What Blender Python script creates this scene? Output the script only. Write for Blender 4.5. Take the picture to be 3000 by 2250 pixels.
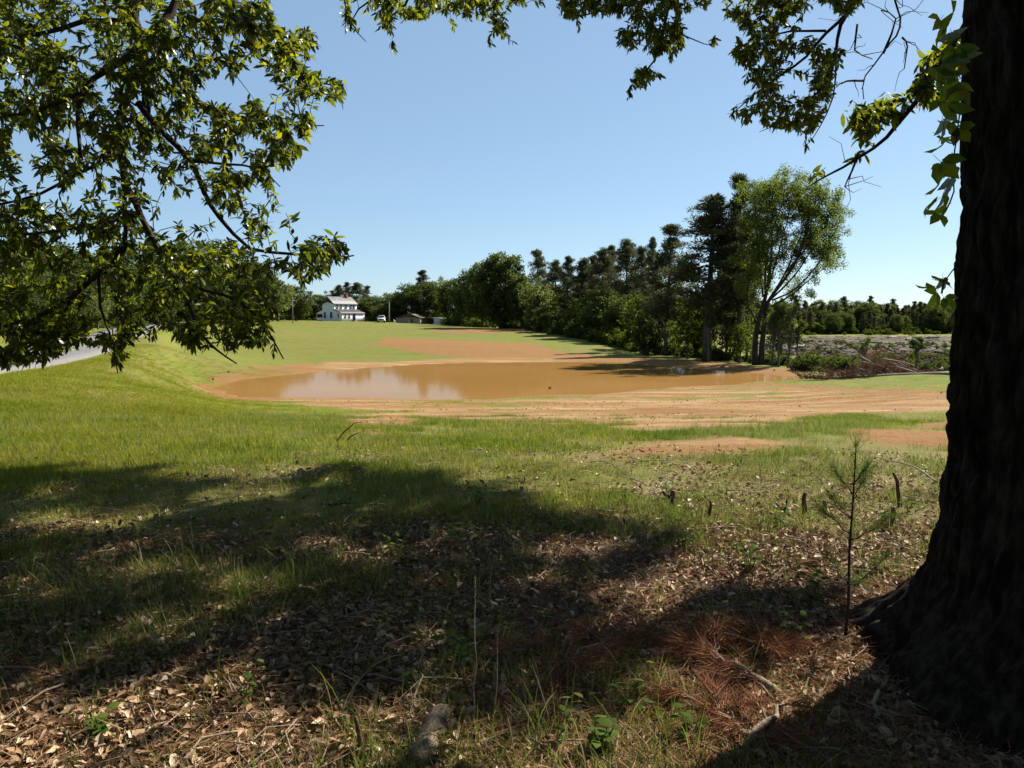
import bpy, math, random
import numpy as np
from mathutils import Vector, Matrix

for o in list(bpy.data.objects):
    bpy.data.objects.remove(o)
S = bpy.context.scene
COL = S.collection
R = math.radians
rng = np.random.default_rng(7)
random.seed(7)

# ------------------------------------------------------------------ camera, sky, sun, exposure
F = 2253.0                       # focal length in photo pixels (3000 wide)
CAM_Z = 1.6
PITCH = math.atan(185 / F)
cam = bpy.data.cameras.new('camera')
cam.sensor_width = 36.0
cam.lens = 36.0 * F / 3000.0
cam.clip_start = 0.05
cam.clip_end = 8000
co = bpy.data.objects.new('camera', cam)
co.location = (0, 0, CAM_Z)
co.rotation_euler = (math.pi / 2 - PITCH, 0, 0)
COL.objects.link(co)
S.camera = co

SUN_AZ, SUN_EL = R(53), R(42)    # azimuth clockwise from the view direction (+Y)
SUN = np.array([math.sin(SUN_AZ) * math.cos(SUN_EL), math.cos(SUN_AZ) * math.cos(SUN_EL), math.sin(SUN_EL)])
w = bpy.data.worlds.new('World')
S.world = w
w.use_nodes = True
nt = w.node_tree
sky = nt.nodes.new('ShaderNodeTexSky')
sky.sky_type = 'NISHITA'
sky.sun_disc = False
sky.sun_elevation = SUN_EL
sky.sun_rotation = SUN_AZ
sky.altitude = 150
sky.air_density = 0.8
sky.dust_density = 0.4
sky.ozone_density = 1.4
bg = nt.nodes['Background']
bg.inputs['Strength'].default_value = 0.0515
wb = nt.nodes.new('ShaderNodeMix')          # the camera's cool daylight balance
wb.data_type = 'RGBA'
wb.blend_type = 'MULTIPLY'
wb.inputs[0].default_value = 1.0
wb.inputs[7].default_value = (0.96, 1.03, 1.01, 1)
veil = nt.nodes.new('ShaderNodeMix')        # thin even spring haze over the whole sky
veil.data_type = 'RGBA'
veil.inputs[0].default_value = 0.5
veil.inputs[7].default_value = (2.5, 3.55, 5.05, 1)
nt.links.new(sky.outputs[0], veil.inputs[6])
nt.links.new(veil.outputs[2], wb.inputs[6])
nt.links.new(wb.outputs[2], bg.inputs[0])
sl = bpy.data.lights.new('sun', 'SUN')
sl.energy = 5.0
sl.angle = R(0.53)
sl.color = (1.0, 0.94, 0.83)
so = bpy.data.objects.new('sun', sl)
so.rotation_euler = Vector((-SUN[0], -SUN[1], -SUN[2])).to_track_quat('-Z', 'Y').to_euler()
so.location = (20, 20, 40)
COL.objects.link(so)
S.view_settings.view_transform = 'Standard'
S.view_settings.look = 'None'
S.view_settings.gamma = 1
S.view_settings.exposure = 1.56
S.view_settings.use_curve_mapping = False
S.render.engine = 'CYCLES'
S.cycles.max_bounces = 6
S.cycles.transparent_max_bounces = 8
S.cycles.use_denoising = True

CP, SP = math.cos(PITCH), math.sin(PITCH)


def ray(px, py):
    u, v = (px - 1500) / F, (1125 - py) / F
    return np.array([u, v * SP + CP, v * CP - SP])


def at(px, py, Y):
    """the point at forward distance Y seen at photo pixel px, py"""
    d = ray(px, py)
    return np.array([0, 0, CAM_Z]) + d * (Y / d[1])


def at_z(px, py, z):
    d = ray(px, py)
    return np.array([0, 0, CAM_Z]) + d * ((z - CAM_Z) / d[2])


def project(P):
    P = np.atleast_2d(P) - np.array([0, 0, CAM_Z])
    f = P[:, 1] * CP - P[:, 2] * SP
    up = P[:, 1] * SP + P[:, 2] * CP
    f = np.where(np.abs(f) < 1e-6, 1e-6, f)
    return 1500 + F * P[:, 0] / f, 1125 - F * up / f, f


# ------------------------------------------------------------------ numpy noise and masks
def _hash(ix, iy, seed):
    h = (ix.astype(np.int64) * 374761393 + iy.astype(np.int64) * 668265263 + seed * 974711) & 0xffffffff
    h = ((h ^ (h >> 13)) * 1274126177) & 0xffffffff
    return ((h ^ (h >> 16)) & 0xffff) / 65535.0


def vnoise(x, y, seed=0):
    x, y = np.asarray(x, float), np.asarray(y, float)
    ix, iy = np.floor(x), np.floor(y)
    fx, fy = x - ix, y - iy
    fx, fy = fx * fx * (3 - 2 * fx), fy * fy * (3 - 2 * fy)
    a, b = _hash(ix, iy, seed), _hash(ix + 1, iy, seed)
    c, d = _hash(ix, iy + 1, seed), _hash(ix + 1, iy + 1, seed)
    return (a + (b - a) * fx) * (1 - fy) + (c + (d - c) * fx) * fy


def fbm(x, y, seed=0, o=4):
    t, a, s = 0, 1.0, 0
    for k in range(o):
        t = t + a * vnoise(np.asarray(x) * 2 ** k + 17.3 * k, np.asarray(y) * 2 ** k - 9.1 * k, seed + k)
        s += a
        a *= 0.5
    return t / s


def sstep(a, b, x):
    t = np.clip((x - a) / (b - a), 0, 1)
    return t * t * (3 - 2 * t)


def poly_sd(x, y, P):
    """signed distance to a polygon, negative inside"""
    P = np.asarray(P)[:, :2]
    d = np.full(x.shape, 1e18)
    ins = np.zeros(x.shape, bool)
    for i in range(len(P)):
        a, b = P[i], P[(i + 1) % len(P)]
        e = b - a
        wx, wy = x - a[0], y - a[1]
        t = np.clip((wx * e[0] + wy * e[1]) / (e @ e), 0, 1)
        d = np.minimum(d, (wx - e[0] * t) ** 2 + (wy - e[1] * t) ** 2)
        c = (a[1] > y) != (b[1] > y)
        with np.errstate(divide='ignore', invalid='ignore'):
            xi = (b[0] - a[0]) * (y - a[1]) / (b[1] - a[1]) + a[0]
        ins ^= c & (x < xi)
    return np.where(ins, -1, 1) * np.sqrt(d)


# ------------------------------------------------------------------ the lie of the land
WATER = -2.2
ctrl = [(x, y, 0.0) for x in (-8, 0, 8) for y in (-12, -3, 4)] + [
    (-5, 9, 0.0), (0, 8.5, -0.02), (5, 8.5, 0.0), (-40, -10, 0.3), (40, -10, 0.0), (-25, 5, 0.05), (22, 6, -0.1),
    (0, 14, -0.36), (0, 20, -0.92), (0, 28, -1.58), (0, 35, -2.1), (-6, 14, -0.30), (-7, 20, -0.80), (-8, 28, -1.50),
    (-9, 35, -2.03), (6, 14, -0.35), (9, 20, -0.9), (12, 28, -1.45), (16, 38, -1.85), (22, 44, -2.0)]
for px, py, Y in [(0, 1100, 23), (188, 1065, 31), (318, 1033, 43), (448, 967, 95), (243, 993, 58), (390, 958, 110), (0, 1000, 60),
                  (300, 965, 110), (-300, 1000, 55), (-300, 1150, 18), (300, 1130, 22.5), (600, 1150, 37), (600, 1165, 32), (600, 1180, 28), (600, 1210, 21.5), (600, 1240, 16.5), (500, 1090, 44), (500, 1105, 38), (500, 1120, 34), (500, 1150, 27.5), (500, 1180, 22), (500, 1210, 17.5), (400, 1045, 48), (400, 1060, 42), (400, 1075, 36.5), (400, 1090, 32), (400, 1120, 26), (400, 1150, 21.5), (540, 1090, 47), (560, 1060, 52), (960, 942, 190), (800, 948, 170),
                  (1250, 953, 180), (1400, 960, 155), (650, 1000, 92), (500, 1035, 52), (900, 1000, 100), (1150, 985, 118),
                  (1300, 1008, 95), (850, 1050, 76), (1100, 1060, 74), (1480, 1035, 84), (1600, 1010, 100), (1750, 1008, 104),
                  (1500, 966, 140), (1600, 978, 125), (1900, 1042, 84), (1700, 1048, 79), (2000, 1060, 66), (2150, 1070, 62),
                  (2300, 1092, 54), (2215, 1074, 64), (2110, 1062, 70), (2400, 1108, 49), (2600, 1104, 47), (2750, 1100, 47),
                  (2700, 1130, 38), (2780, 1165, 28), (2700, 1250, 16.5), (2600, 1045, 90), (2800, 1040, 90), (2400, 1000, 165),
                  (2700, 988, 230), (2500, 977, 280), (3100, 985, 230), (2900, 980, 290), (2100, 985, 200), (1900, 985, 200), (2000, 975, 290),
                  (1000, 941, 215), (1200, 947, 205), (1000, 938, 260), (700, 940, 220), (1400, 955, 220), (1700, 975, 220), (200, 945, 230), (500, 940, 300),
                  (1000, 936, 330), (-400, 960, 150), (3400, 1050, 100), (3400, 1150, 40), (3500, 1000, 220), (500, 955, 130)]:
    ctrl.append(tuple(at(px, py, Y)))
ctrl = np.array(ctrl)


def _tk(r2):
    return 0.5 * r2 * np.log(np.maximum(r2, 1e-12))


_c = ctrl[:, :2] / 50.0
_n = len(_c)
_K = _tk(((_c[:, None] - _c[None]) ** 2).sum(-1)) + np.eye(_n) * 3e-5
_Pm = np.c_[np.ones(_n), _c]
_A = np.block([[_K, _Pm], [_Pm.T, np.zeros((3, 3))]])
_sol = np.linalg.solve(_A, np.r_[ctrl[:, 2], 0, 0, 0])

pond_px = [(615, 1130), (650, 1120), (760, 1108), (900, 1091), (1050, 1079), (1200, 1069), (1350, 1063), (1500, 1061), (1700, 1060),
           (1800, 1061), (1870, 1066), (1950, 1074), (2050, 1082), (2150, 1087), (2230, 1094), (2310, 1106), (2330, 1113), (2230, 1120),
           (2120, 1128), (1980, 1136), (1850, 1146), (1750, 1156), (1600, 1160), (1450, 1170), (1300, 1172), (1100, 1168), (900, 1165),
           (760, 1164), (700, 1163), (660, 1150)]
POND = np.array([at_z(a, b, WATER)[:2] for a, b in pond_px])

road_near_px = [(-420, 1245, 14.2), (-140, 1145, 19.5), (0, 1100, 24), (188, 1065, 31), (318, 1033, 43), (395, 1000, 62), (450, 967, 95), (470, 955, 125), (478, 948, 165)]
RN = np.array([at(*p)[:2] for p in road_near_px])


def resample(P, step):
    P = np.asarray(P, float)
    # Catmull-Rom
    out = []
    Q = np.vstack([2 * P[0] - P[1], P, 2 * P[-1] - P[-2]])
    for i in range(1, len(Q) - 2):
        n = max(2, int(np.linalg.norm(Q[i + 1] - Q[i]) / step))
        for k in range(n):
            t = k / n
            a, b, c, d = Q[i - 1], Q[i], Q[i + 1], Q[i + 2]
            out.append(0.5 * (2 * b + (c - a) * t + (2 * a - 5 * b + 4 * c - d) * t * t + (3 * b - a - 3 * c + d) * t ** 3))
    out.append(P[-1])
    return np.array(out)


RN = resample(RN, 1.2)
_t = np.gradient(RN, axis=0)
_t /= np.linalg.norm(_t, axis=1)[:, None]
RL = np.c_[-_t[:, 1], _t[:, 0]]          # to the left of travel
ROAD_W = 5.2
_rn = np.hypot(RN[:, 0], RN[:, 1])
ROAD_Z = np.interp(RN[:, 1], [10, 24, 31, 43, 62, 95, 125, 170], [0.05, -.03, -.10, -.12, .06, .50, .78, 1.0])
ROADPOLY = np.vstack([RN - RL * 0.3, (RN + RL * (ROAD_W + 0.3))[::-1]])


def H(x, y, bumps=True):
    x, y = np.asarray(x, float), np.asarray(y, float)
    shp = x.shape
    x, y = x.ravel(), y.ravel()
    q = np.c_[x, y] / 50.0
    z = np.empty(len(q))
    for i in range(0, len(q), 20000):
        s = q[i:i + 20000]
        z[i:i + 20000] = _tk(((s[:, None] - _c[None]) ** 2).sum(-1)) @ _sol[:_n] + np.c_[np.ones(len(s)), s] @ _sol[_n:]
    near_rd = (x < -2) & (y > 5) & (y < 185)
    if near_rd.any():
        xr, yr = x[near_rd], y[near_rd]
        rdd = poly_sd(xr, yr, ROADPOLY)
        zr = np.interp(yr, RN[:, 1], ROAD_Z)
        wr = sstep(3.2, .3, rdd) * sstep(5, 12, yr) * sstep(185, 165, yr)
        z[near_rd] = z[near_rd] * (1 - wr) + (zr - .02) * wr
    r = np.hypot(x, y)
    far = sstep(330, 520, r)
    back = sstep(-14, -40, y)
    z = z * (1 - far) - 1.0 * far
    z = z * (1 - back) + 0.1 * back
    z = np.clip(z, -6, 6)
    if bumps:
        rd = poly_sd(x, y, ROADPOLY)
        off = sstep(0.0, 2.0, rd)
        z = z + off * ((fbm(x / 9, y / 9, 3) - 0.5) * 0.11 * sstep(8, 25, r) + (fbm(x / 1.1, y / 1.1, 5, 3) - 0.5) * 0.09)
    sd = poly_sd(x, y, POND)
    sdn = sd + (fbm(x / 2.5, y / 2.5, 31, 3) - 0.5) * 1.1
    bank = WATER + 0.03 + 0.055 * sdn
    bw = np.where(x < -13, 7.0 - 4.4 * sstep(-13, -17, x) * sstep(52, 47, y), 7.0)
    wv = sstep(0.5 / 7, 1.0, sdn / bw)
    z = np.where(sdn < 0, WATER - 0.02 + np.maximum(sdn * 0.14, -0.9), np.where(sdn < bw, bank * (1 - wv) + z * wv, z))
    z = np.where((sdn > 0) & (sdn < 30), np.maximum(z, WATER + 0.03), z)
    return z.reshape(shp)


def gz(x, y):
    return float(H(np.array([x]), np.array([y]))[0])


def gpix(px, py):
    """where the line of sight through a photo pixel meets the ground"""
    d = ray(px, py)
    ts = 1.5 * 1.012 ** np.arange(430)
    P = np.array([0, 0, CAM_Z]) + d[None] * ts[:, None]
    under = P[:, 2] < H(P[:, 0], P[:, 1])
    i = int(np.argmax(under)) if under.any() else len(ts) - 1
    return P[i]


# ------------------------------------------------------------------ materials
def mat(name):
    m = bpy.data.materials.new(name)
    m.use_nodes = True
    n = m.node_tree.nodes
    for x in list(n):
        n.remove(x)
    out = n.new('ShaderNodeOutputMaterial')
    return m, m.node_tree, out


def N(t, typ, **kw):
    n = t.nodes.new(typ)
    for k, v in kw.items():
        if k.startswith('i_'):
            n.inputs[k[2:].replace('_', ' ')].default_value = v
        else:
            setattr(n, k, v)
    return n


def noise(t, vec, scale, detail=4, rough=0.6):
    n = t.nodes.new('ShaderNodeTexNoise')
    n.inputs['Scale'].default_value = scale
    n.inputs['Detail'].default_value = detail
    n.inputs['Roughness'].default_value = rough
    if vec is not None:
        t.links.new(vec, n.inputs['Vector'])
    return n.outputs['Fac']


def ramp(t, fac, stops):
    r = t.nodes.new('ShaderNodeValToRGB')
    e = r.color_ramp.elements
    while len(e) > 1:
        e.remove(e[-1])
    e[0].position = stops[0][0]
    e[0].color = (*stops[0][1], 1)
    for p, c in stops[1:]:
        x = e.new(p)
        x.color = (*c, 1)
    t.links.new(fac, r.inputs[0])
    return r.outputs[0]


def mix(t, fac, a, b):
    m = t.nodes.new('ShaderNodeMix')
    m.data_type = 'RGBA'
    for sock, v in ((0, fac), (6, a), (7, b)):
        if isinstance(v, (int, float)):
            m.inputs[sock].default_value = v
        elif isinstance(v, tuple):
            m.inputs[sock].default_value = (*v, 1)
        else:
            t.links.new(v, m.inputs[sock])
    return m.outputs[2]


def math_(t, op, a, b=None, clamp=False):
    m = t.nodes.new('ShaderNodeMath')
    m.operation = op
    m.use_clamp = clamp
    for i, v in enumerate((a, b)):
        if v is None:
            continue
        if isinstance(v, (int, float)):
            m.inputs[i].default_value = v
        else:
            t.links.new(v, m.inputs[i])
    return m.outputs[0]


def mapping(t, vec, scale=(1, 1, 1), rot=(0, 0, 0)):
    m = t.nodes.new('ShaderNodeMapping')
    m.inputs['Scale'].default_value = scale
    m.inputs['Rotation'].default_value = rot
    t.links.new(vec, m.inputs['Vector'])
    return m.outputs[0]


def bump(t, h, strength, dist):
    b = t.nodes.new('ShaderNodeBump')
    b.inputs['Strength'].default_value = strength
    b.inputs['Distance'].default_value = dist
    t.links.new(h, b.inputs['Height'])
    return b.outputs[0]


def principled(t, out, col, rough=0.8, spec=0.3, nrm=None, metal=0.0):
    p = t.nodes.new('ShaderNodeBsdfPrincipled')
    if isinstance(col, tuple):
        p.inputs['Base Color'].default_value = (*col, 1)
    else:
        t.links.new(col, p.inputs['Base Color'])
    p.inputs['Roughness'].default_value = rough
    p.inputs['Specular IOR Level'].default_value = spec
    p.inputs['Metallic'].default_value = metal
    if nrm is not None:
        t.links.new(nrm, p.inputs['Normal'])
    t.links.new(p.outputs[0], out.inputs[0])
    return p


ALB = 0.72         # the whole set of matt colours, against the exposure


def dim(c):
    return tuple(v * ALB for v in c)


def simple(name, c1, c2, scale, rough=0.8, spec=0.25, bmp=0.0, stretch=(1, 1, 1), metal=0.0):
    m, t, out = mat(name)
    tc = N(t, 'ShaderNodeTexCoord').outputs['Object']
    v = mapping(t, tc, stretch)
    f = noise(t, v, scale, 5)
    c = ramp(t, f, [(0.3, dim(c1)), (0.7, dim(c2))])
    nr = bump(t, f, bmp, 0.02) if bmp else None
    principled(t, out, c, rough, spec, nr, metal)
    return m


def island_rand(t):
    g = t.nodes.new('ShaderNodeNewGeometry').outputs['Random Per Island']
    o = t.nodes.new('ShaderNodeObjectInfo').outputs['Random']
    return math_(t, 'FRACT', math_(t, 'ADD', g, o))


def leafmat(name, stops, trans, tfac=0.4, gloss=0.0, rough=0.35, patch=0.0):
    """thin leaf: diffuse + light let through from behind (+ waxy shine)"""
    m, t, out = mat(name)
    rnd = island_rand(t)
    if patch:      # stands of greener and drier plants
        g = t.nodes.new('ShaderNodeNewGeometry').outputs['Position']
        pn = noise(t, g, 0.55, 4, 0.65)
        pn = math_(t, 'MULTIPLY', math_(t, 'SUBTRACT', pn, 0.5), patch)
        rnd = math_(t, 'ADD', rnd, pn, True)
    c = ramp(t, rnd, [(p_, dim(q_)) for p_, q_ in stops])
    d = N(t, 'ShaderNodeBsdfDiffuse')
    t.links.new(c, d.inputs[0])
    tr = N(t, 'ShaderNodeBsdfTranslucent')
    tcol = ramp(t, rnd, [(p_, dim(q_)) for p_, q_ in trans])
    t.links.new(tcol, tr.inputs[0])
    a = N(t, 'ShaderNodeMixShader')
    a.inputs[0].default_value = tfac
    t.links.new(d.outputs[0], a.inputs[1])
    t.links.new(tr.outputs[0], a.inputs[2])
    last = a
    if gloss:
        g = N(t, 'ShaderNodeBsdfGlossy')
        g.inputs['Roughness'].default_value = rough
        b = N(t, 'ShaderNodeMixShader')
        fr = N(t, 'ShaderNodeFresnel')
        fr.inputs[0].default_value = 1.45
        ff = math_(t, 'MULTIPLY', fr.outputs[0], gloss, True)
        t.links.new(ff, b.inputs[0])
        t.links.new(a.outputs[0], b.inputs[1])
        t.links.new(g.outputs[0], b.inputs[2])
        last = b
    t.links.new(last.outputs[0], out.inputs[0])
    return m


M = {}
M['oak_leaf'] = leafmat('oak_leaf', [(0, (0.016, 0.032, 0.007)), (0.5, (0.032, 0.054, 0.010)), (1, (0.065, 0.085, 0.014))],
                        [(0, (0.10, 0.15, 0.006)), (0.6, (0.26, 0.30, 0.012)), (1, (0.50, 0.49, 0.02))], 0.46, 0.07, 0.42)
M['oak_crown'] = leafmat('oak_crown_leaf', [(0, (0.022, 0.040, 0.008)), (1, (0.05, 0.075, 0.013))], [(0, (0.05, 0.075, 0.006)), (1, (0.09, 0.11, 0.01))], 0.25)  # same oak leaf, translucency cut so less light fills the shade below
M['creeper_leaf'] = leafmat('creeper_leaf', [(0, (0.05, 0.10, 0.02)), (1, (0.09, 0.16, 0.03))],
                            [(0, (0.26, 0.38, 0.015)), (1, (0.62, 0.72, 0.03))], 0.55, 0.12, 0.4)
M['decid'] = leafmat('broadleaf_foliage', [(0, (0.036, 0.050, 0.020)), (0.6, (0.062, 0.084, 0.028)), (1, (0.10, 0.12, 0.038))],
                     [(0, (0.10, 0.15, 0.03)), (1, (0.20, 0.25, 0.05))], 0.35)
M['decid_light'] = leafmat('pale_foliage', [(0, (0.06, 0.085, 0.03)), (0.6, (0.10, 0.13, 0.04)), (1, (0.15, 0.17, 0.055))],
                           [(0, (0.20, 0.25, 0.06)), (1, (0.36, 0.39, 0.11))], 0.42)
M['fan_leaf'] = leafmat('fan_tree_foliage', [(0, (0.045, 0.07, 0.02)), (0.6, (0.075, 0.11, 0.03)), (1, (0.12, 0.155, 0.04))],
                      [(0, (0.15, 0.23, 0.03)), (1, (0.34, 0.40, 0.06))], 0.42)
M['pine'] = leafmat('pine_needles', [(0, (0.060, 0.070, 0.040)), (0.6, (0.095, 0.105, 0.058)), (0.9, (0.12, 0.12, 0.065)), (1, (0.14, 0.115, 0.065))],
                    [(0, (0.09, 0.11, 0.04)), (1, (0.16, 0.17, 0.06))], 0.3)
M['shrub'] = leafmat('shrub_foliage', [(0, (0.035, 0.055, 0.014)), (0.6, (0.065, 0.09, 0.022)), (1, (0.12, 0.14, 0.032))],
                     [(0, (0.09, 0.14, 0.015)), (1, (0.24, 0.29, 0.03))], 0.36)
M['seedling'] = leafmat('seedling_leaf', [(0, (0.045, 0.085, 0.018)), (1, (0.10, 0.14, 0.03))],
                        [(0, (0.20, 0.34, 0.03)), (1, (0.34, 0.45, 0.04))], 0.4, 0.08)
M['grass'] = leafmat('grass_blade', [(0, (0.05, 0.098, 0.013)), (0.44, (0.125, 0.182, 0.024)), (0.66, (0.20, 0.23, 0.038)), (0.78, (0.32, 0.27, 0.10)), (1, (0.54, 0.44, 0.26))],
                     [(0, (0.10, 0.18, 0.02)), (0.7, (0.22, 0.29, 0.04)), (1, (0.36, 0.28, 0.12))], 0.45, patch=1.6)
M['lawn_blade'] = leafmat('lawn_blade', [(0, (0.105, 0.135, 0.014)), (0.55, (0.19, 0.210, 0.024)), (0.85, (0.27, 0.25, 0.05)), (1, (0.38, 0.30, 0.13))],
                          [(0, (0.22, 0.27, 0.012)), (1, (0.44, 0.43, 0.04))], 0.48, patch=1.5)
M['dead_leaf'] = leafmat('dead_leaf', [(0, (0.07, 0.038, 0.021)), (0.3, (0.20, 0.115, 0.06)), (0.65, (0.38, 0.245, 0.135)), (0.88, (0.54, 0.385, 0.24)), (1, (0.66, 0.53, 0.38))],
                         [(0, (0.12, 0.06, 0.02)), (1, (0.28, 0.16, 0.06))], 0.15, 0.2, 0.45)
M['straw'] = leafmat('pine_straw', [(0, (0.13, 0.058, 0.028)), (0.6, (0.27, 0.14, 0.072)), (1, (0.43, 0.28, 0.165))],
                     [(0, (0.1, 0.04, 0.02)), (1, (0.2, 0.1, 0.04))], 0.12)
M['rust_needle'] = leafmat('rust_needles', [(0, (0.14, 0.055, 0.03)), (0.6, (0.27, 0.115, 0.065)), (1, (0.42, 0.23, 0.135))],
                           [(0, (0.12, 0.04, 0.02)), (1, (0.25, 0.1, 0.04))], 0.15)
M['sapling_needle'] = leafmat('sapling_needles', [(0, (0.045, 0.075, 0.02)), (1, (0.10, 0.13, 0.035))],
                              [(0, (0.1, 0.16, 0.03)), (1, (0.18, 0.24, 0.05))], 0.3)
M['dead_brush'] = leafmat('dead_brush', [(0, (0.07, 0.045, 0.028)), (1, (0.18, 0.10, 0.06))], [(0, (0.1, 0.05, 0.02)), (1, (0.18, 0.09, 0.04))], 0.1)
M['twig'] = simple('twig_bark', (0.035, 0.024, 0.018), (0.075, 0.055, 0.042), 18, 0.9, 0.1, 0.3)
M['trunk'] = simple('tree_bark', (0.045, 0.035, 0.026), (0.13, 0.10, 0.075), 7, 0.9, 0.1, 0.4, (1, 1, 0.25))
M['grey_trunk'] = simple('grey_bark', (0.07, 0.058, 0.047), (0.17, 0.145, 0.12), 7, 0.9, 0.1, 0.4, (1, 1, 0.25))
M['elm_bark'] = simple('dark_bark', (0.03, 0.024, 0.018), (0.075, 0.06, 0.046), 7, 0.9, 0.1, 0.4, (1, 1, 0.25))
M['dead_wood'] = simple('dead_wood', (0.14, 0.10, 0.07), (0.33, 0.25, 0.18), 30, 0.9, 0.1, 0.5, (1, 1, 0.2))
M['grey_wood'] = simple('weathered_wood', (0.18, 0.16, 0.14), (0.40, 0.36, 0.33), 9, 0.9, 0.1, 0.4, (1, 1, 0.3))
M['slash_wood'] = leafmat('slash_wood', [(0, (0.03, 0.024, 0.02)), (0.6, (0.075, 0.06, 0.05)), (0.92, (0.15, 0.125, 0.105)), (1, (0.42, 0.38, 0.34))], [(0, (0, 0, 0)), (1, (0, 0, 0))], 0.0)
M['stub'] = simple('cut_stem', (0.07, 0.040, 0.025), (0.16, 0.095, 0.06), 25, 0.9, 0.1, 0.4)
M['pale_twig'] = simple('pale_twig', (0.22, 0.18, 0.14), (0.38, 0.33, 0.27), 20, 0.85, 0.1, 0.3)
M['white_wall'] = None
M['flag'] = simple('flag_plastic', (0.8, 0.12, 0.07), (0.9, 0.16, 0.10), 20, 0.6, 0.3)
M['wire'] = simple('flag_wire', (0.3, 0.3, 0.3), (0.4, 0.4, 0.4), 20, 0.5, 0.4)
M['glass'] = simple('window_glass', (0.012, 0.016, 0.02), (0.03, 0.035, 0.04), 1.0, 0.08, 0.6)
M['trim'] = simple('white_trim', (0.68, 0.68, 0.66), (0.78, 0.78, 0.76), 6, 0.6, 0.3)
M['brick'] = simple('brick_red', (0.20, 0.06, 0.045), (0.32, 0.11, 0.075), 14, 0.9, 0.1)
M['steps'] = simple('stair_wood', (0.16, 0.085, 0.05), (0.25, 0.14, 0.085), 8, 0.9, 0.1)
M['dark_metal'] = simple('dark_metal', (0.03, 0.03, 0.032), (0.06, 0.06, 0.062), 6, 0.5, 0.4)
M['chrome'] = simple('chrome', (0.5, 0.5, 0.5), (0.6, 0.6, 0.6), 5, 0.2, 0.5, 0, (1, 1, 1), 1.0)
M['white_paint'] = simple('white_car_paint', (0.78, 0.78, 0.78), (0.82, 0.82, 0.81), 4, 0.25, 0.5)
M['rubber'] = simple('rubber', (0.015, 0.015, 0.015), (0.03, 0.03, 0.03), 10, 0.9, 0.1)
M['lamp'] = simple('headlamp', (0.6, 0.6, 0.58), (0.75, 0.75, 0.73), 10, 0.1, 0.6)
M['tan_wall'] = simple('tan_siding', (0.27, 0.225, 0.18), (0.36, 0.30, 0.24), 3, 0.85, 0.15)
M['brown_roof'] = simple('brown_roof', (0.15, 0.09, 0.07), (0.25, 0.16, 0.125), 4, 0.8, 0.2)
M['shed_metal'] = simple('pale_shed_metal', (0.46, 0.52, 0.60), (0.58, 0.63, 0.69), 2, 0.5, 0.4)
M['teal'] = simple('teal_door', (0.30, 0.42, 0.42), (0.4, 0.5, 0.5), 6, 0.6, 0.3)
M['pole'] = simple('pole_wood', (0.22, 0.19, 0.16), (0.33, 0.30, 0.26), 6, 0.9, 0.1, 0.2, (1, 1, 0.1))


def siding(name, c1, c2, pitch, axis=2):
    m, t, out = mat(name)
    tc = N(t, 'ShaderNodeTexCoord').outputs['Object']
    sp = N(t, 'ShaderNodeSeparateXYZ')
    t.links.new(tc, sp.inputs[0])
    fr = math_(t, 'FRACT', math_(t, 'DIVIDE', sp.outputs[axis], pitch))
    c = ramp(t, noise(t, tc, 1.3, 5), [(0.3, c1), (0.7, c2)])
    principled(t, out, c, 0.6, 0.3, bump(t, fr, 0.8, 0.02))
    return m


M['white_wall'] = siding('white_clapboard', (0.66, 0.66, 0.65), (0.80, 0.79, 0.78), 0.14)
M['tin_roof'] = siding('grey_shingle_roof', (0.085, 0.085, 0.09), (0.14, 0.14, 0.145), 0.18)
M['dark_roof'] = siding('dark_shingle_roof', (0.025, 0.023, 0.023), (0.05, 0.046, 0.045), 0.18)

# bark of the near oak: furrowed, with lichen
m, t, out = mat('oak_bark')
tc = N(t, 'ShaderNodeTexCoord').outputs['Object']
f1 = noise(t, mapping(t, tc, (1, 1, 0.22)), 22, 6)
f2 = noise(t, tc, 3.5, 5)
c = ramp(t, f1, [(0.30, (0.004, 0.003, 0.0022)), (0.50, (0.017, 0.0135, 0.0095)), (0.72, (0.052, 0.042, 0.030))])
lich = ramp(t, f2, [(0.56, (0, 0, 0)), (0.68, (1, 1, 1))])
c = mix(t, math_(t, 'MULTIPLY', lich, 0.5), c, (0.042, 0.046, 0.030))
principled(t, out, c, 0.95, 0.02, bump(t, f1, 0.9, 0.03))
M['oak_bark'] = m

# muddy pond water
m, t, out = mat('muddy_water')
tc = N(t, 'ShaderNodeTexCoord').outputs['Object']
n1 = noise(t, mapping(t, tc, (0.5, 1.0, 1)), 1.6, 3)
n2 = noise(t, tc, 0.06, 3)
c = ramp(t, n2, [(0.35, (0.175, 0.092, 0.027)), (0.65, (0.205, 0.111, 0.037))])
nb = bump(t, n1, 0.16, 0.015)
mud = N(t, 'ShaderNodeBsdfDiffuse')
t.links.new(c, mud.inputs[0])
gl = N(t, 'ShaderNodeBsdfGlossy')
gl.inputs['Roughness'].default_value = 0.05
t.links.new(nb, gl.inputs['Normal'])
fr = N(t, 'ShaderNodeFresnel')
fr.inputs[0].default_value = 1.33
mx = N(t, 'ShaderNodeMixShader')
t.links.new(math_(t, 'MULTIPLY', fr.outputs[0], 0.55), mx.inputs[0])
t.links.new(mud.outputs[0], mx.inputs[1])
t.links.new(gl.outputs[0], mx.inputs[2])
t.links.new(mx.outputs[0], out.inputs[0])
M['water'] = m

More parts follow.
